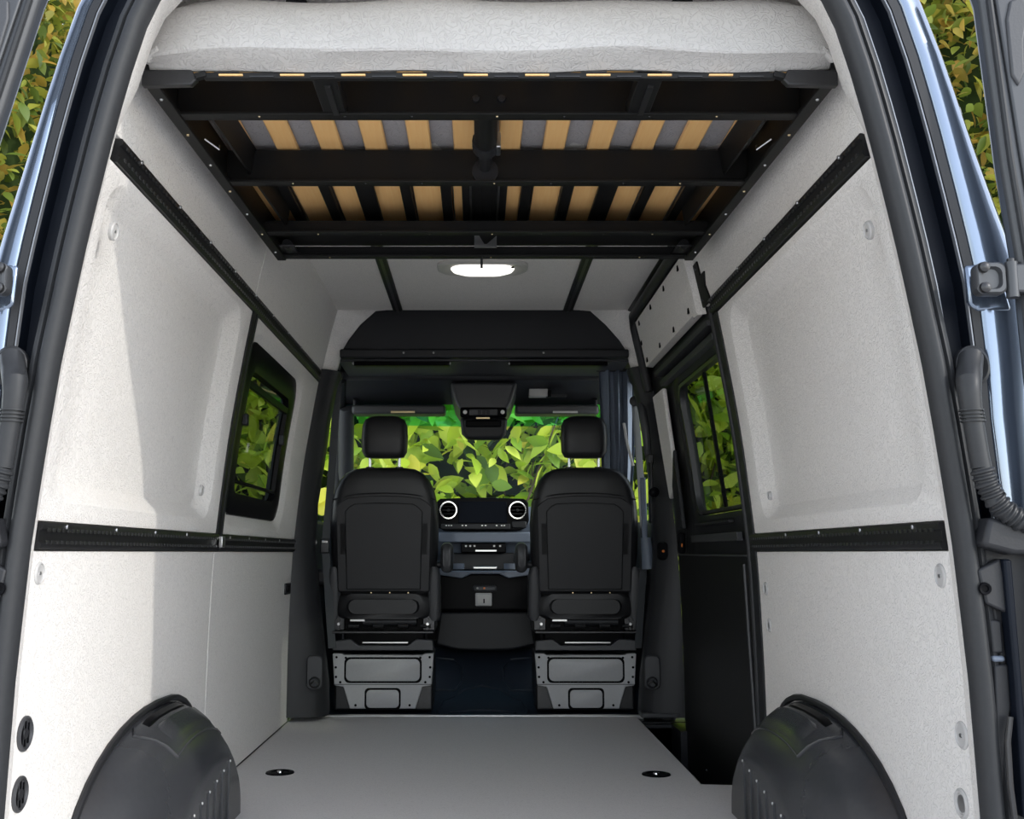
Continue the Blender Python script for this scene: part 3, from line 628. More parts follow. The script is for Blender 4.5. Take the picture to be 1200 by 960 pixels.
# ------------------------------------------------------------------ left window
fo = .03
t = struct(MB().rings([[wp(-1, d, z, o) for d, z in rr(fw[0]+dd, fw[1]+dz, fw[2]+a, fw[3]+e, r, 5, 8)] for a, e, r, o, dd, dz in ((.065, .045, .10, .038, 0, 0), (.06, .04, .10, .018, 0, 0), (.0, -.01, .06, .012, 0, -.005), (-.06, -.045, .05, .018, .0, -.01), (-.065, -.05, .05, .040, 0, -.01))], True).build('window_1', 'gloss', smooth=50), 'small tinted window in a black frame in the left wall')
b = MB(); b.rings([[wp(-1, d, z, .034) for d, z in rr(fw[0], fw[1], fw[2]*k, fw[3]*k, .05*k, 5, 8)] for k in (1, .5, .01)], True, False, True); b.build('pane', 'g_side', t)
def wbar(side, D0_, D1_, za, zb, o, m, name, par, th=.012):
    b = MB(); b.rings([[wp(side, D, z, oo) for z, oo in ((za, o), (zb, o), (zb, o-th), (za, o-th))] for D in (D0_, D1_)], True, True, True); return b.build(name, m, par, .002)
wbar(-1, fw[0]-fw[2]+.05, fw[0]+fw[2]-.05, 1.335, 1.36, .03, 'gloss', 'vent_bar', t)
wbar(-1, fw[0]-fw[2]+.03, fw[0]+fw[2]-.03, 1.0, 1.012, .03, 'gloss', 'lower_bar', t)
for D_, z_ in ((3.70, 1.22), (4.40, 1.22)): MB().box(wp(-1, D_, z_, .012), (.02, .03, .04)).build('latch', 'plastic', t, .004)

# ------------------------------------------------------------------ sliding door (right)
dr = struct(MB().rings([[wp(1, d, z, o) for d, z in rr((3.52+4.93)/2, .70, (4.93-3.52)/2, .90, .01, 5, 10)] for o in (.085, .03)] +
            [[wp(1, d, z, o) for d, z in rr((WL_R[0]+WL_R[1])/2, (WL_R[2]+WL_R[3])/2, (WL_R[1]-WL_R[0])/2+a, (WL_R[3]-WL_R[2])/2+a, .07, 5, 10)] for a, o in ((.05, .03), (.02, .018), (0, .03), (0, .07))], True).build('door_1', 'plastic', smooth=50), 'black sliding side door with a tinted window')
cw = ((WL_R[0]+WL_R[1])/2, (WL_R[2]+WL_R[3])/2, (WL_R[1]-WL_R[0])/2, (WL_R[3]-WL_R[2])/2)
b = MB(); b.rings([[wp(1, d, z, .06) for d, z in rr(cw[0], cw[1], cw[2]*k, cw[3]*k, .07*k, 5, 10)] for k in (1, .5, .01)], True, False, True); b.build('pane', 'g_side', dr)
b = MB(); b.rings([[wp(1, d, z, o) for d, z in rr(cw[0], cw[1], cw[2]+a, cw[3]+a, .07, 5, 10)] for a, o in ((-.004, .04), (-.008, .026), (-.020, .028), (-.022, .05))], True); b.build('window_trim', 'sdark', dr)
wbar(1, cw[0]-.04, cw[0]-.015, cw[1]-cw[3]+.02, cw[1]+cw[3]-.02, .055, 'gloss', 'divider_bar', dr)
wbar(1, 3.56, 4.60, 1.478, 1.50, .02, 'plastic2', 'upper_ledge', dr, .03); wbar(1, 3.56, 4.64, 1.525, 1.545, .02, 'plastic2', 'guide_rail', dr, .04)
wbar(1, 3.70, 4.50, .80, .83, .02, 'plastic2', 'lower_ledge', dr, .02); wbar(1, 3.80, 4.40, .865, .875, .02, 'sdark', 'ledge_edge', dr, .02)
wall_panel(1, 3.60, 4.83, -.17, .748, dr, name='lower_panel', m='black', base=.004, lip=.02)
wbar(1, 3.60, 4.83, .745, .752, .012, 'plastic2', 'panel_edge', dr, .014)
for D_, z_ in ((3.64, .70), (3.64, .45), (3.64, .15), (4.0, -.10), (4.4, -.10)): MB().disc(wp(1, D_, z_, .002), outw(1, z_), [(.006, 0), (.005, .003), (.001, .003)], 8).build('screw', 'sdark', dr)
P = [wp(1, 3.635, .72, 0), wp(1, 3.63, .45, .0), wp(1, 3.60, .2, 0), wp(1, 3.60, -.05, 0)]; MB().tube(P, .006, 8).build('panel_cord', 'plastic2', dr)
# pale post and board round the door window
b = MB(); b.prism([wp(1, d, z, -.005) for d, z in ((4.60, 1.47), (4.86, 1.47), (4.86, 1.0), (4.66, 1.05))], (.02, 0, 0)); b.build('grey_post_cover', 'ceil', dr, .006)
b = MB(); b.prism([wp(1, d, z, -.012) for d, z in ((4.58, 1.20), (4.72, 1.05), (4.72, .86), (4.60, .86))], (.02, 0, 0)); b.build('latch_cover', 'plastic', dr, .006)
MB().box(wp(1, 4.66, .80, -.012), (.03, .05, .09)).build('inside_handle', 'gloss', dr, .01); MB().disc(wp(1, 4.60, .79, -.02), (-1, 0, 0), [(.009, 0), (.006, .004)], 10).build('lock_lamp', 'amber', dr)
# door opening surround on the rear side
b = MB(); P = [wp(1, 3.535, z, -.004) for z in [-.02+1.60*i/16 for i in range(17)]]; b.tube(P, .009, 10); struct(b.build('trim_4', 'rubber'), 'dark rubber seal along the rear edge of the sliding door opening')
b = MB(); b.rings([[wp(1, D, z, o) for z in [.0+1.55*i/16 for i in range(17)]] for D, o in ((3.46, .012), (3.462, -.004), (3.515, -.006), (3.52, .04))], False); struct(b.build('trim_5', 'plastic'), 'black edge trim between shaded wall panel and sliding door')
# white board over the sliding door
t = thing('header_board', wp(1, 4.25, ZU1), 'pale grey board with small black clips above the sliding door', 'panel')
wall_panel(1, 3.74, 4.83, 1.60, 1.815, t, base=-.012, name='board', lip=.03)
b = MB(); b.rings([[wp(1, d, z, o) for d, z in zip([3.74, 3.70, 3.66, 3.64], [z]*4)] if False else [wp(1, 3.742, z, -.012), wp(1, 3.71, z, -.022), wp(1, 3.67, z, -.018), wp(1, 3.645, z, .01)] for z, o in [(1.585+.24*i/6, 0) for i in range(7)]], False); b.build('rounded_edge', 'wall', t)
for D_, z_ in ((3.80, 1.79), (4.10, 1.79), (4.42, 1.79), (4.74, 1.79), (3.80, 1.63), (4.10, 1.625), (4.42, 1.625), (4.76, 1.625), (4.80, 1.71)):
    q = wp(1, D_, z_, -.014); MB().box(q, (.006, .016, .022)).build('clip', 'gloss', t, .002)
b = MB(); P = [wp(1, D_, 1.845-.0*i, -.01) for i, D_ in enumerate((3.4, 3.8, 4.3, 4.84))] + [wp(1, 4.89, 1.80, -.01), wp(1, 4.90, 1.62, -.01), wp(1, 4.90, 1.50, -.01)]
b.tube(P, .022, 10); struct(b.build('trim_6', 'rubber'), 'black seal round the top of the sliding door opening')
# black step bracket on the shaded wall just ahead of the bed
p = wp(1, 3.58, 1.64, -.004); t = thing('bed_stop_bracket', p, 'small black stepped bracket on the wall below the bed corner', 'bracket')
b = MB(); b.prism([wp(1, d, z, -.006) for d, z in ((3.50, 1.60), (3.62, 1.60), (3.62, 1.75), (3.56, 1.75), (3.56, 1.70), (3.50, 1.70), (3.53, 1.66))], (.008, 0, 0)); b.build('plate', 'black', t, .002)
for z in (1.62, 1.73): MB().disc(wp(1, 3.59, z, -.006), outw(1, z), [(.007, 0), (.005, .004), (.001, .004)], 8).build('bolt', 'sdark', t)

# ------------------------------------------------------------------ lift bed
ZB, ZT = 1.70, 1.80
def hw(D): return .70 - .027*(D-2.04)/1.3
t = thing('lift_bed', (0, 2.7, ZB), 'black steel lift bed frame with birch slats under the roof', 'bed')
for s in (-1, 1):
    sr = MB().prism([(s*hw(2.04), 2.04, ZB), (s*hw(3.36), 3.36, ZB), (s*hw(3.36), 3.36, ZT), (s*hw(2.04), 2.04, ZT)], (-s*.012, 0, 0)).build('side_rail', 'black', t)
    MB().prism([(s*hw(2.04), 2.04, ZB-.004), (s*hw(3.36), 3.36, ZB-.004), (s*(hw(3.36)-.028), 3.36, ZB-.004), (s*(hw(2.04)-.028), 2.04, ZB-.004)], (0, 0, .012)).build('flange', 'black', sr, .002)
    MB().prism([(s*(hw(2.04)-.07), 2.25, ZB+.03), (s*(hw(3.36)-.07), 3.10, ZB+.03), (s*(hw(3.36)-.08), 3.10, ZT), (s*(hw(2.04)-.08), 2.25, ZT)], (-s*.006, 0, 0)).build('inner_plate', 'black', sr)
    for i in range(7):
        D_ = 2.12+i*.19; MB().disc((s*(hw(D_)-.014), D_, ZB-.004), (0, 0, -1), [(.004, 0), (.003, .003), (.001, .003)], 8).build('screw', 'brass' if i % 2 else 'steel', sr)
    MB().tube([(s*(hw(2.45)-.02), 2.42, ZB+.03), (s*(hw(2.45)-.05), 2.44, ZB+.012), (s*(hw(2.45)-.045), 2.46, ZB+.03)], .0022, 6).build('hook', 'steel', sr)
    b = MB(); b.prism([(s*hw(2.04), 2.035, z) if k else (s*hw(2.04), 2.035, z) for k, z in ((0, 1.688), (1, 1.722))] + [(s*.60, 2.035, 1.722), (s*.588, 2.035, 1.703), (s*.60, 2.035, 1.690)], (0, .018, 0)); b.build('corner_plate', 'sdark', t, .003)
    MB().bar((s*.592, 2.037, 1.706), (s*.570, 2.037, 1.712), .012, .016, (0, 1, 0)).build('corner_gusset', 'black', t, .002)
    MB().disc((s*(hw(3.3)-.05), 3.30, ZB+.02), (0, -1, 0), [(.016, 0), (.016, .05)], 12).build('roller', 'sdark', t)
    MB().b2(s*(hw(3.3)-.075), s*(hw(3.3)-.025), 3.24, 3.34, ZB+.01, ZB+.016).build('roller_tab', 'sdark', t, .002)
def beam(D_, z0, z1, th=.04, lipd=.03, name='cross_beam'):
    h = hw(D_)-.013; o = MB().b2(-h, h, D_-.004, D_+.004, z0, z1).build(name, 'black', t, .001)
    MB().b2(-h, h, D_-lipd, D_, z0, z0+.006).build('flange', 'black', o, .001)
    if z1-z0 > .06: MB().b2(-h, h, D_, D_+th, z1-.006, z1).build('top_flange', 'black', o, .001)
    return o
bA = beam(2.235, ZB, 1.795); bB = beam(2.66, ZB, 1.795); bC = beam(3.10, ZB+.002, ZB+.042); bD = beam(3.352, ZB, ZB+.04)
beam(3.29, ZB+.045, ZT)
o = MB().b2(-.575, .575, 2.035, 2.05, 1.703, 1.716).build('rear_lip', 'black', t, .002)
for i in range(18):
    x = -.52+i*.0615; MB().b2(x-.024, x+.024, 2.031, 2.036, *((1.7045, 1.7065) if i % 2 else (1.7075, 1.7105))).build('lip_mark', 'sdark' if i % 2 else 'wood', o)
for x in (-.335, .325):
    br = MB().bar((x, 2.05, ZB+.02), (x, 2.23, ZB+.02), .05, .03).build('brace', 'black', t, .003); MB().bar((x+.004, 2.07, ZB+.003), (x+.004, 2.21, ZB+.003), .012, .008).build('brace_strip', 'sdark', br)
for x in (-.028, .028): MB().disc((x, 2.231, ZB+.045), (0, -1, 0), [(.010, 0), (.008, .008), (.002, .009)], 10).build('bolt', 'sdark', bA)
for o_, D_ in ((bA, 2.235), (bB, 2.66), (bC, 3.10), (bD, 3.352)):
    for i in range(7): MB().disc((-.5+i*.166+.02*(i % 2), D_-.018, ZB), (0, 0, -1), [(.003, 0), (.002, .002)], 8).build('screw', 'sdark' if i % 3 else 'brass', o_)
# actuator in the middle
ac = MB().tube([(-.005, 2.30, 1.755), (-.005, 2.50, 1.75)], .028, 16).build('actuator', 'black', t)
MB().tube([(-.005, 2.24, 1.755), (-.005, 2.67, 1.748)], .017, 14).build('rod', 'sdark', ac)
MB().tube([(-.005, 2.48, 1.751), (-.005, 2.52, 1.75)], .033, 16).build('collar', 'plastic', ac)
MB().tube([(-.005, 2.646, 1.735), (-.005, 2.662, 1.735)], .034, 18).build('bearing', 'plastic', ac)
MB().b2(.02, .032, 2.47, 2.53, 1.73, 1.77).build('lug', 'steel', ac, .003)
MB().b2(-.66, .66, 3.10, 3.35, ZB+.043, ZB+.047).build('front_tray', 'black', t)
MB().b2(-.66, .66, 2.06, 3.34, 1.8125, 1.8140).build('shade_sheet', 'under', t)  # added darker sheet stands in for shade on the mattress between the slats
# slats
sl = MB().b2(-.029, .029, 2.04, 2.72, 1.800, 1.812).build('slat', 'wood', t, .004)
sl2 = MB().b2(-.043, .043, 2.745, 3.345, 1.803, 1.813).build('slat', 'wood', t, .003)
for o_, shift in ((sl, 0), (sl2, 0)):
    for i in range(12):
        x = (i-5.5)*.1155; 
        if i == 0: o_.location.x += x; WL[o_.name].x += x; x0 = x
        else: copy_part(o_, t, (x-x0, 0, 0))
# dark runners between the front slats
for i in range(13):
    x = (i-6)*.1155; MB().b2(x-.015-(.012 if i in (3, 9) else 0), x+.015+(.012 if i in (3, 9) else 0), 2.68, 3.28, 1.785, 1.797).build('runner', 'black', t, .002)
    if i < 12: MB().b2(x+.017, x+.021, 2.70, 3.28, 1.797, 1.802).build('edge_strip', 'steel' if i % 2 else 'sdark', t)
MB().b2(-.07, .06, 2.70, 3.3, 1.786, 1.796).build('spine', 'black', t, .002)
for x in (-.045, .035): MB().b2(x-.003, x+.003, 2.72, 3.2, 1.776, 1.786).build('spine_edge', 'steel', t)
m_ = MB().prism([(x, 3.235, z) for x, z in ((-.035, 1.703), (.035, 1.703), (.035, 1.742), (.004, 1.715), (-.004, 1.715), (-.020, 1.742), (-.035, 1.742))], (0, .004, 0)).build('steel_gusset', 'steel', t)
MB().cyl((-.012, 3.335, 1.665), (-.012, 3.335, 1.70), .004, 8).build('cable', 'plastic', t)
# mattress: front apron hangs before the frame
b = MB(); rs = []
for D_, h0, h1, z0, z1, r_ in ((2.032, .60, .60, 1.735, 1.80, .02), (2.018, .66, .63, 1.728, 1.835, .03), (2.004, .685, .645, 1.738, 1.852, .035), (1.995, .675, .64, 1.752, 1.845, .04)): pass
prof = [(2.046, 1.720, 1.0), (2.036, 1.718, 1.004), (2.020, 1.7285, 1.004), (1.990, 1.738, 1.0), (1.986, 1.742, .997), (1.992, 1.77, .985), (1.998, 1.80, .970), (2.001, 1.825, .958), (2.005, 1.84, .951), (2.011, 1.851, .946), (2.021, 1.861, .94), (2.035, 1.868, .936), (2.06, 1.873, .932), (2.09, 1.876, .93), (2.2, 1.876, .93), (2.8, 1.874, .93), (3.30, 1.870, .93), (3.345, 1.86, .94), (3.35, 1.83, .95), (3.34, 1.815, .95), (2.7, 1.815, .95), (2.10, 1.815, .96), (2.062, 1.80, .97), (2.052, 1.75, .99)]
n = 48
for i in range(n+1):
    u = -1+2*i/n; e = abs(u)**16; row = []
    for D_, z, kx in prof:
        fr = max(0, 1-(D_-1.99)/.1)
        xx = u*.697*kx; yy = D_ + .025*e*fr + .006*math.sin(u*7+z*30)*fr; zz = z + .003*math.sin(u*11+D_*5) + (.012*e if z < 1.73 else -.022*e if z > 1.84 else 0)
        row.append(Vector((xx, yy, zz)))
    rs.append(row)
b.rings(rs, True, True, True)
mt = b.build('mattress', 'matt', smooth=27); tag(mt, 'pale grey swirl fabric mattress lying on the lift bed', 'mattress')
for s in (-1, 1):
    MB().tube([(s*.66, 2.005, 1.752), (s*.685, 2.02, 1.738), (s*.70, 2.035, 1.742)], [.006, .010, .004], 8).build('corner_pleat', 'matt', mt)

# ------------------------------------------------------------------ wheel arches
def wheel_arch(s, label):
    t = thing('wheel_arch', (s*.80, 2.85, 0), label, 'wheel arch', 'wheel arch covers')
    def prof(c0, rear, front, h, n=22):
        pts = []
        for i in range(n+1):
            a = math.pi*i/n; ca, sa = math.cos(a), math.sin(a)
            L = rear if ca > 0 else front; ex = 2/2.15 if ca > 0 else 2/2.9
            pts.append((c0 - math.copysign(abs(ca)**ex, ca)*L, h*abs(sa)**(2/2.3)))
        return pts
    spec = [(.884, 2.93, .64, .45, .352), (.86, 2.93, .625, .44, .345), (.825, 2.93, .585, .42, .33), (.79, 2.93, .52, .39, .305), (.762, 2.935, .44, .36, .275), (.742, 2.94, .37, .34, .245), (.729, 2.945, .32, .325, .215), (.722, 2.95, .285, .315, .185)]
    b = MB(); b.rings([[(s*x, D_, z) for D_, z in prof(c0, r_, f_, h)] for x, c0, r_, f_, h in spec], False, False, True); b.build('shell', 'archm', t, smooth=75)
    b = MB(); pr = prof(2.93, .655, .465, .362)
    b.tube([(s*.878, D_, z) for D_, z in pr], .009, 8); b.build('gasket', 'plastic', t)
    def S(x, D_, up=.003):
        sp = sorted(spec); k = next((i for i in range(len(sp)-1) if sp[i+1][0] >= x), len(sp)-2); f_ = (x-sp[k][0])/(sp[k+1][0]-sp[k][0])
        c0, r_, fr_, h = [a_+(b_-a_)*f_ for a_, b_ in zip(sp[k][1:], sp[k+1][1:])]
        L, ex_ = (r_, 2/2.15) if D_ < c0 else (fr_, 2/2.9); u = min(.999, abs(D_-c0)/L)
        return (s*x, D_, h*(1-u**(2/ex_))**(1/2.3)+up)
    def patch(x0, x1, D0_, D1_, up, name, m):
        g_ = [[S(x0+(x1-x0)*i/6, D0_+(D1_-D0_)*j/8, -.004 if i in (0, 6) or j in (0, 8) else up) for i in range(7)] for j in range(9)]
        MB().rings(g_, False).build(name, m, t, smooth=40)
    patch(.842, .866, 2.72, 3.10, .004, 'groove_shade', 'gloss')  # black patch laid on the shell, imitating shade in a recess by the wall
    patch(.770, .838, 2.74, 3.16, .006, 'saddle', 'archm')
    MB().tube([S(x, D_, .001) for x, D_ in ((.868, 2.70), (.855, 2.66), (.838, 2.675), (.815, 2.70), (.79, 2.715), (.768, 2.73))], .004, 8).build('ridge', 'archm', t)
    MB().tube([S(.766, 2.73+.044*i, .001) for i in range(11)], .003, 6).build('edge_line', 'archm', t)
    for i in range(6):
        D_ = 2.72+i*.075; zt = .12+.012*i
        MB().b2(s*.718, s*.724, D_-.004, D_+.004, .0, zt).build('rib', 'archm', t)
        MB().disc((s*.719, D_, zt), (-s, 0, 0), [(.004, 0), (.003, .003)], 8).build('rivet', 'plug', t)
    return t
wheel_arch(-1, 'dark plastic wheel arch cover against the half sunlit wall')
wheel_arch(1, 'dark plastic wheel arch cover against the evenly shaded wall')
for px, py, lab in ((328, 906, 'small round metal floor anchor on the side of the switch wall'), (769, 908, 'small round metal floor anchor beside the step well')):
    p = atz(px, py, 0); t = thing('floor_anchor', p, lab, 'anchor', 'round floor anchors')
    MB().disc(p, (0, 0, 1), [(.050, 0), (.048, .004), (.036, .006), (.030, .001), (.002, .001)], 24).build('ring', 'gloss', t)
    MB().disc(p, (0, 0, 1), [(.012, .001), (.011, .007), (.003, .008)], 14).build('stud', 'chrome', t)

# ------------------------------------------------------------------ rear door opening: linings, seals, painted corner posts
OP = [(.824, .0), (.824, .15), (.821, .319), (.815, .541), (.808, .66), (.801, .77), (.79, .88), (.779, .98), (.766, 1.088), (.745, 1.221), (.732, 1.30), (.718, 1.376), (.696, 1.49), (.681, 1.56), (.664, 1.633), (.64, 1.72), (.617, 1.775), (.575, 1.825), (.515, 1.855), (.42, 1.868), (.2, 1.872), (0, 1.873)]
DO = 1.85
def norms(P):
    out = []
    for i in range(len(P)):
        a, c = P[max(i-1, 0)], P[min(i+1, len(P)-1)]; dx, dz = c[0]-a[0], c[1]-a[1]; L = math.hypot(dx, dz); out.append((dz/L, -dx/L))
    out[0] = (1, 0); out[-1] = (0, 1); return out
NO = norms(OP)
def kf(z): return lin([(0, .62), (.8, .70), (1.0, .78), (1.2, .98), (1.9, 1.0)], z)
def strip(side, sec, name, m, parent=None, scale=True, i0=0, i1=None):
    rs = []
    for o_, d_ in sec:
        r_ = []
        for (x, z), (nx, nz) in list(zip(OP, NO))[i0:i1]:
            k = kf(z)*(.88 if side < 0 else 1) if scale else 1
            if o_ > .126: o2 = .126*k + (o_-.126)*(.6 if side < 0 else 1)*lin([(.6, 1.0), (1.2, 1.6), (1.45, 1.1), (1.75, .85)], z)
            else: o2 = o_*k
            r_.append((side*(x+nx*o2), DO+d_, z+nz*o2))
        rs.append(r_)
    return MB().rings(rs, False).build(name, m, parent, smooth=62)
for s, nm, lab in ((-1, 'trim_7', 'sunlit'), (1, 'trim_8', 'shaded')):
    # fabric lining from the opening to the wall panels
    r0, r1, r2 = [], [], []
    for x, z in OP:
        r0.append((s*x, DO, z)); 
        if z < 1.60: e = (W(z)+.012, DR+.012, z); q = (x+.25*(W(z)-x)+.01, DO+.10, z)
        else:
            k = min(1, (z-1.60)/.24); e = ((W(z)+.012)*(1-k)+k*(x+.05), DR+.012, z*(1-k)+k*1.93 if k < 1 else 1.93); q = (x+.02, DO+.12, z+.02)
        r1.append((s*q[0], q[1], q[2])); r2.append((s*e[0], e[1], e[2]))
    o = MB().rings([r0, r1, r2], False).build(nm, 'wall', smooth=70); struct(o, 'pale grey fabric lining of the %s rear door post' % lab)
    sl_ = strip(s, [(-.004, .012), (-.004, -.004), (.004, -.018), (.014, -.024), (.024, -.020), (.029, -.008), (.033, -.014), (.041, -.012), (.046, 0), (.047, .02)], 'door_seal', 'rubber', scale=False)
    struct(sl_, 'black rubber seal round the %s side of the rear door opening' % lab); sl_.name = 'trim_9' if s < 0 else 'trim_10'
    bp = strip(s, [(.046, .012), (.050, .006), (.0515, .006), (.053, .03), (.058, .045), (.10, .045), (.103, .03), (.104, .016)], 'trim_%d' % (11 if s < 0 else 12), 'chan', scale=True)
    struct(bp, 'dark blue grey channel of the %s rear corner post' % lab)
    e1 = strip(s, [(.0505, .0045), (.0525, .0045), (.0525, .008)], 'weld_edge', 'weld', bp)
    e2 = strip(s, [(.103, .016), (.104, .008), (.1065, .008), (.107, .016)], 'weld_edge', 'weld', bp)
    e3 = strip(s, [(.106, .014), (.108, .006), (.124, .006), (.126, .012)], 'rubber_strip', 'plastic', bp)
    e4 = strip(s, [(.125, .012), (.127, .006)] + [(.127+o_, d_) for o_, d_ in ((.004, .003), (.018, .005), (.034, .009), (.048, .017), (.058, .030), (.064, .055), (.066, .12), (.066, .4))], 'painted_corner', 'paint', bp)
o = MB().b2(-.78, .78, 1.90, 2.05, 1.96, 2.06).build('trim_13', 'shell'); struct(o, 'body header above the rear door opening')
o = MB().b2(-.90, .90, 1.72, 1.86, -.16, -.005).build('trim_14', 'plastic', bevel=.01); struct(o, 'black rear door sill')

# corrugated door wiring hoses
for s, lab in ((-1, 'black corrugated wiring hose on the sunlit rear door post'), (1, 'black corrugated wiring hose on the shaded rear door post')):
    D_ = 1.80; ref = [(1137, 428), (1136, 436), (1135, 448), (1136, 462), (1138, 480), (1141, 497), (1147, 533), (1150, 548), (1156, 566), (1165, 584), (1178, 599), (1195, 610), (1215, 615), (1240, 616)]
    P = [aty(x, y, D_ - (.0 if i > 1 else -.03)) for i, (x, y) in enumerate(ref)]
    P = [Vector((s*p.x, p.y, p.z)) for p in P]
    t = thing('wiring_hose', P[-1], lab, 'hose')
    MB().disc(P[0]+Vector((s*.01, .015, .0)), (0, -1, 0), [(.030, -.01), (.030, .004), (.024, .010), (.018, .004)], 20, 1, 1.25).build('grommet', 'rubber', t)
    MB().tube([P[0]+Vector((s*.008, .03, .012)), P[0]+Vector((s*.004, .005, .012)), P[1], P[2], P[3], P[4]], [.019, .021, .0215, .021, .019, .018], 16).build('elbow', 'rubber', t)
    MB().tube([P[4], P[5], P[6], P[7]], [.0165, .0165, .0165, .0165], 16).build('sleeve', 'rubber', t)
    for k in range(4):
        c_ = P[4].lerp(P[5], k/4); MB().tube([c_, c_+Vector((0, 0, -.003))], .020, 16).build('collar_ring', 'rubber', t)
    # corrugations along the lower run
    path = []; Q = P[7:]
    for a_, c_ in zip(Q, Q[1:]):
        k = max(2, int((c_-a_).length/.0025)); path += [a_.lerp(c_, j/k) for j in range(k)]
    MB().tube(path, [.0165+.0035*(1 if (i//2) % 2 else 0) for i in range(len(path))], 14).build('corrugated_tube', 'rubber', t)

# door hinges and the opened rear doors, folded right round
for s, lab, dx in ((-1, 'opened rear door folded back beside the sunlit post', -.115), (1, 'opened rear door folded back beside the shaded post', -.045)):
    ed = [(.94, .2), (.965, .9), (.94, 1.22), (.892, 1.44), (.815, 1.742), (.79, 1.82)] if s < 0 else [(.90, .2), (.93, .9), (.92, 1.22), (.899, 1.44), (.88, 1.742), (.86, 1.82)]
    ex = lambda z: lin([(z_, x_) for x_, z_ in ed], z)
    t = thing('rear_door', (s*1.3, 1.80, -.1), lab, 'door', 'opened rear doors')
    outl = [(ed[0][0], -.1)] + ed + [(1.0, 1.90), (1.55, 1.90), (1.68, 1.75), (1.70, .9), (1.70, -.1)]
    MB().prism([(s*x, 1.80, z) for x, z in outl], (0, .045, 0)).build('outer_skin', 'doorin', t, .015, 3)
    def raised(pts, d, name, m, par, bev=.008): return MB().prism([(s*(ex(z)+x), 1.80-d, z) for x, z in pts], (0, d+.002, 0)).build(name, m, par, bev, 3)
    raised([(.028, .1), (.028, .9), (.028, 1.249), (.028, 1.47), (.028, 1.78), (.10, 1.82), (.10, 1.70), (.062, 1.56), (.060, 1.3), (.060, .1)], .007, 'inner_flange', 'doorin', t)
    raised([(.030, 1.595), (.040, 1.575), (.054, 1.60), (.060, 1.66), (.078, 1.72), (.070, 1.745), (.045, 1.735), (.034, 1.70)], .012, 'pressed_boss', 'plastic2', t, .004)
    raised([(.082, 1.46), (.115, 1.56), (.20, 1.64), (.60, 1.64), (.65, 1.55), (.68, .2), (.085, .2), (.078, 1.3)], .03, 'inner_panel', 'doorin', t, .02)
    raised([(.145, 1.42), (.18, 1.52), (.25, 1.58), (.60, 1.58), (.62, 1.5), (.60, .95), (.14, .95)], .034, 'window_glass', 'gloss', t, .01)
    raised([(.085, 1.36), (.10, 1.36), (.10, 1.42), (.085, 1.42)], .036, 'bump_stop', 'plastic', t, .004)
    MB().tube([(s*(ex(z)+.012), 1.797, z) for z in (.2, .9, 1.22, 1.44, 1.742)], .006, 8).build('edge_seal', 'rubber', t)
    h = thing('door_hinge', (s*.905, 1.80, 1.20), 'grey steel door hinge with two bolts on the %s rear post' % ('sunlit' if s < 0 else 'shaded'), 'hinge', 'rear door hinges')
    P0, P1 = aty(1141, 349, 1.80), aty(1187, 305, 1.80); xa, xb, za, zb = P0.x, P1.x, P0.z, P1.z
    b = MB(); b.rings([[(s*((xa+xb)/2+x-.006), 1.805-d, (za+zb)/2+z) for x, z in rr(0, 0, .026-i, .028-i, .012)] for d, i in ((-.01, 0), (.010, 0), (.014, .003), (.014, .008), (.006, .011))], True, False, True); b.build('leaf_plate', 'doorin', h)
    MB().cyl((s*(xb-.004), 1.80, za+.0), (s*(xb-.004), 1.80, zb-.004), .011, 14).build('knuckle', 'doorin', h)
    MB().cyl((s*(xb-.004), 1.80, zb-.006), (s*(xb-.004), 1.80, zb+.002), .007, 12).build('pin', 'sdark', h)
    for zz_ in (.018, -.018): MB().disc((s*(xa+.016), 1.791, (za+zb)/2+zz_), (0, -1, 0), [(.010, 0), (.009, .006), (.004, .009), (.001, .009)], 12).build('bolt', 'sdark', h)
    MB().b2(s*(xb-.002), s*(xb+.05), 1.79, 1.82, za+.008, zb-.008).build('door_arm', 'doorin', h, .004)
    # pressed painted surround under the hinge
    MB().prism([(s*x, 1.852, z) for x, z in ((xa+.012, zb+.006), (xb+.0, zb+.012), (xb+.02, za-.01), (xa+.03, za-.012), (xa+.016, za))], (0, .02, 0)).build('seat_pad', 'paint', h, .006)

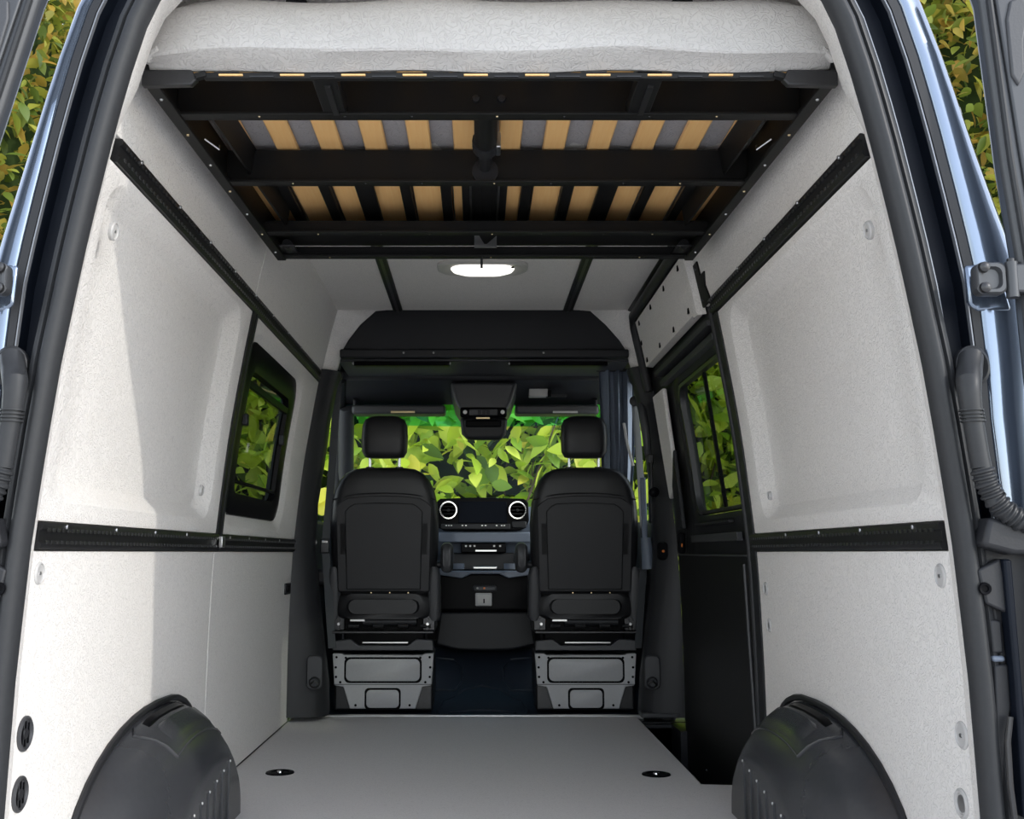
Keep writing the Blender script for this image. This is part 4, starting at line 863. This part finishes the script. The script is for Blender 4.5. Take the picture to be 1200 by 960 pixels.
# lower post fittings: latch striker bracket, lamp housing and bumper end
for s, lab in ((-1, 'sunlit'), (1, 'shaded')):
    t = thing('lamp_housing', (s*.90, 1.82, .1), 'black tail lamp housing with bracket low on the %s rear post' % lab, 'housing')
    def pp(pts, D_, th, m, name, bev=.004):
        return MB().prism([Vector((s*aty(x, y, D_).x, D_, aty(x, y, D_).z)) for x, y in pts], (0, th, 0)).build(name, m, t, bev)
    pp([(1146, 622), (1200, 632), (1290, 640), (1290, 1010), (1200, 1010), (1188, 960), (1168, 760)], 1.845, .12, 'plastic', 'body', .008)
    pp([(1146, 668), (1173, 654), (1188, 722), (1156, 708)], 1.825, .02, 'plastic', 'striker_bracket')
    c_ = aty(1154, 690, 1.823); MB().disc((s*c_.x, c_.y, c_.z), (0, -1, 0), [(.011, 0), (.010, .004), (.006, .003), (.005, -.002)], 14).build('bracket_hole', 'gloss', t)
    pp([(1160, 726), (1174, 727), (1177, 766), (1163, 766)], 1.835, .02, 'plastic', 'panel')
    pp([(1163, 769), (1178, 769), (1179, 776), (1164, 776)], 1.832, .02, 'dash', 'clip')
    pp([(1165, 780), (1182, 778), (1186, 830), (1180, 860), (1176, 930), (1168, 860)], 1.835, .02, 'plastic', 'lower_panel')
    pp([(1176, 655), (1186, 656), (1212, 960), (1200, 960), (1190, 800)], 1.815, .03, 'chan', 'edge_bar')
    q_ = [aty(x, y, 1.82) for x, y in ((1184, 840), (1181, 870), (1184, 920), (1190, 965))]; MB().tube([(s*v_.x, v_.y, v_.z) for v_ in q_], .005, 8).build('cable', 'sdark', t)
    pp([(1160, 605), (1215, 622), (1290, 625), (1290, 650), (1190, 650), (1152, 640)], 1.80, .05, 'plastic', 'hose_bracket', .008)

# ------------------------------------------------------------------ foliage outside
def leaf_mesh(L, wd, m, seed):
    rg = random.Random(seed); st_ = [(0, 0), (.12, .55), (.35, 1), (.6, .85), (.82, .45), (1, 0)]; vs = []; fs = []
    for t_, w_ in st_:
        z = -.18*L*t_*t_; vs += [(-w_*wd/2, t_*L, z+.12*wd*w_), (0, t_*L, z), (w_*wd/2, t_*L, z+.12*wd*w_)]
    for k in range(5):
        a = k*3; fs += [(a, a+1, a+4, a+3), (a+1, a+2, a+5, a+4)]
    return vs, fs
def rotm(rg, face=None):
    e = Matrix.Rotation(rg.uniform(0, 6.28), 3, 'Z') @ Matrix.Rotation(rg.uniform(-1.2, .5), 3, 'X') @ Matrix.Rotation(rg.uniform(-.9, .9), 3, 'Y'); return e
LM = []
for L, wd in ((.20, .10), (.16, .085), (.24, .11), (.13, .08)):
    vs, fs = leaf_mesh(L, wd, 'leaf', 1); me = bpy.data.meshes.new('leaf'); me.from_pydata(vs, [], fs); me.materials.append(M['leaf']); me.shade_smooth(); LM.append(me)
def leaf_cloud(rg, n, fn, sizes, m, name, parent):
    V = []; FF = []
    base = [leaf_mesh(L, L*.5, None, 1) for L in sizes]
    for _ in range(n):
        p = fn(rg); vs, fs = rg.choice(base); Rm = rotm(rg); k = len(V)
        V += [p + Rm @ Vector(v) for v in vs]; FF += [[i+k for i in f] for f in fs]
    me = bpy.data.meshes.new(name); c = sum(V, Vector())/len(V); me.from_pydata([v-c for v in V], [], FF); me.materials.append(M[m]); me.shade_smooth()
    o = bpy.data.objects.new(name, me); link(o, c, parent); o['kind'] = 'stuff'; return o
def branchy(rg, base, h, spread, n, parent, name='stem', r=.02):
    for _ in range(n):
        p = Vector(base); P = [p.copy()]
        d = Vector((rg.uniform(-spread, spread), rg.uniform(-spread, spread)*.6, 1))
        for k in range(5): p = p + d*(h/5) + Vector((rg.uniform(-.08, .08), rg.uniform(-.08, .08), 0)); P.append(p.copy())
        MB().tube(P, [r*(1-.14*k) for k in range(6)], 7).build(name, 'bark', parent)
SH = ((-2.75, 'bright green shrub outside the small tinted window'), (-1.35, 'bright green leafy shrub outside the windscreen, behind the seat under the small window'), (0, 'bright green leafy shrub outside the middle of the windscreen'),
      (1.35, 'bright green leafy shrub outside the windscreen towards the curtain'), (2.75, 'bright green shrub outside the tinted window of the sliding door'))
for i, (x, lab) in enumerate(SH):
    rg = random.Random(20+i); t = thing('leafy_shrub', (x, 8.6, -.72), lab, 'shrub', 'shrubs in front of the van')
    branchy(rg, (x, 8.7, -.72), 2.6, .25, 5, t)
    def surf(rg, x=x):
        z = rg.uniform(.35, 2.6); return Vector((x+rg.uniform(-.85, .85), 8.15+.25*abs(z-1.2)+rg.uniform(0, .4)-.12*math.sin(z*3+x*4), z))
    for k in range(90):
        o = bpy.data.objects.new('leaf', LM[rg.randrange(4)]); p = surf(rg)
        p.z = rg.uniform(.85, 2.2); link(o, p, t); sc = rg.uniform(.9, 1.6)
        Rm = Matrix.Rotation(rg.uniform(-2.2, 2.2), 3, 'Y') @ Matrix.Rotation(rg.uniform(-1.9, -.7), 3, 'X') @ Matrix.Rotation(rg.uniform(-.6, .6), 3, 'Y')
        o.rotation_euler = Rm.to_euler(); o.scale = (sc, sc, sc)
    def vol(rg, x=x): return Vector((x+rg.uniform(-1.0, 1.0), 8.32+rg.uniform(0, .6), rg.uniform(-.3, 3.2)))
    leaf_cloud(rg, 1500, vol, (.12, .17, .22), 'leaf', 'foliage', t)
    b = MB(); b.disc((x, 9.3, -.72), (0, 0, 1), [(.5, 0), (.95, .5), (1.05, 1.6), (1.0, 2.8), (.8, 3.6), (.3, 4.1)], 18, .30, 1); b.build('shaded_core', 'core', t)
def tree(x, y, h, r, lab, seed, n=1500, m='leaf2', z0=.2, sizes=(.10, .14, .18)):
    rg = random.Random(seed); t = thing('garden_tree', (x, y, -.72), lab, 'tree', 'trees around the van')
    MB().tube([(x, y, -.72), (x+.05, y, .8), (x-.03, y+.05, h*.75)], [.10, .07, .03], 10).build('trunk', 'bark', t); branchy(rg, (x, y, .6), h-1.0, .28, 5, t, 'branch', .03)
    def vol(rg):
        a = rg.uniform(0, 6.28); e = rg.uniform(-1, 1); q = rg.uniform(.6, 1)**.5; c_ = math.sqrt(1-e*e)
        return Vector((x+math.cos(a)*c_*r*q, y+math.sin(a)*c_*r*q, z0+(h-z0)/2+e*(h-z0)/2*q))
    leaf_cloud(rg, n, vol, sizes, m, 'crown', t)
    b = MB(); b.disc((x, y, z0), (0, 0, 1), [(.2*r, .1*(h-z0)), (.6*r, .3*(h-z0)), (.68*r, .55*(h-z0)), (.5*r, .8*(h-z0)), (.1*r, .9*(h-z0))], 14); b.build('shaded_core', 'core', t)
tree(4.4, 9.0, 6.6, 1.35, 'leafy yellowing tree next to the shrub by the sliding door', 41, 12000)
tree(6.9, 8.8, 7.4, 1.35, 'tall yellow green tree between the shaded post and its folded door', 42, 12000)
tree(5.6, 11.6, 8.0, 1.6, 'tallest tree rising behind the yellowing ones on the sliding door side', 43, 3400)
tree(-4.4, 8.8, 6.4, 1.35, 'leafy tree next to the shrub outside the small tinted window', 44, 12000)
tree(-6.6, 8.2, 6.8, 1.3, 'tall autumn tinged tree beyond the sunlit post', 45, 12000)
tree(-5.4, 11.4, 7.8, 1.5, 'tallest tree standing behind the others on the side of the sunlit post', 46, 3400)
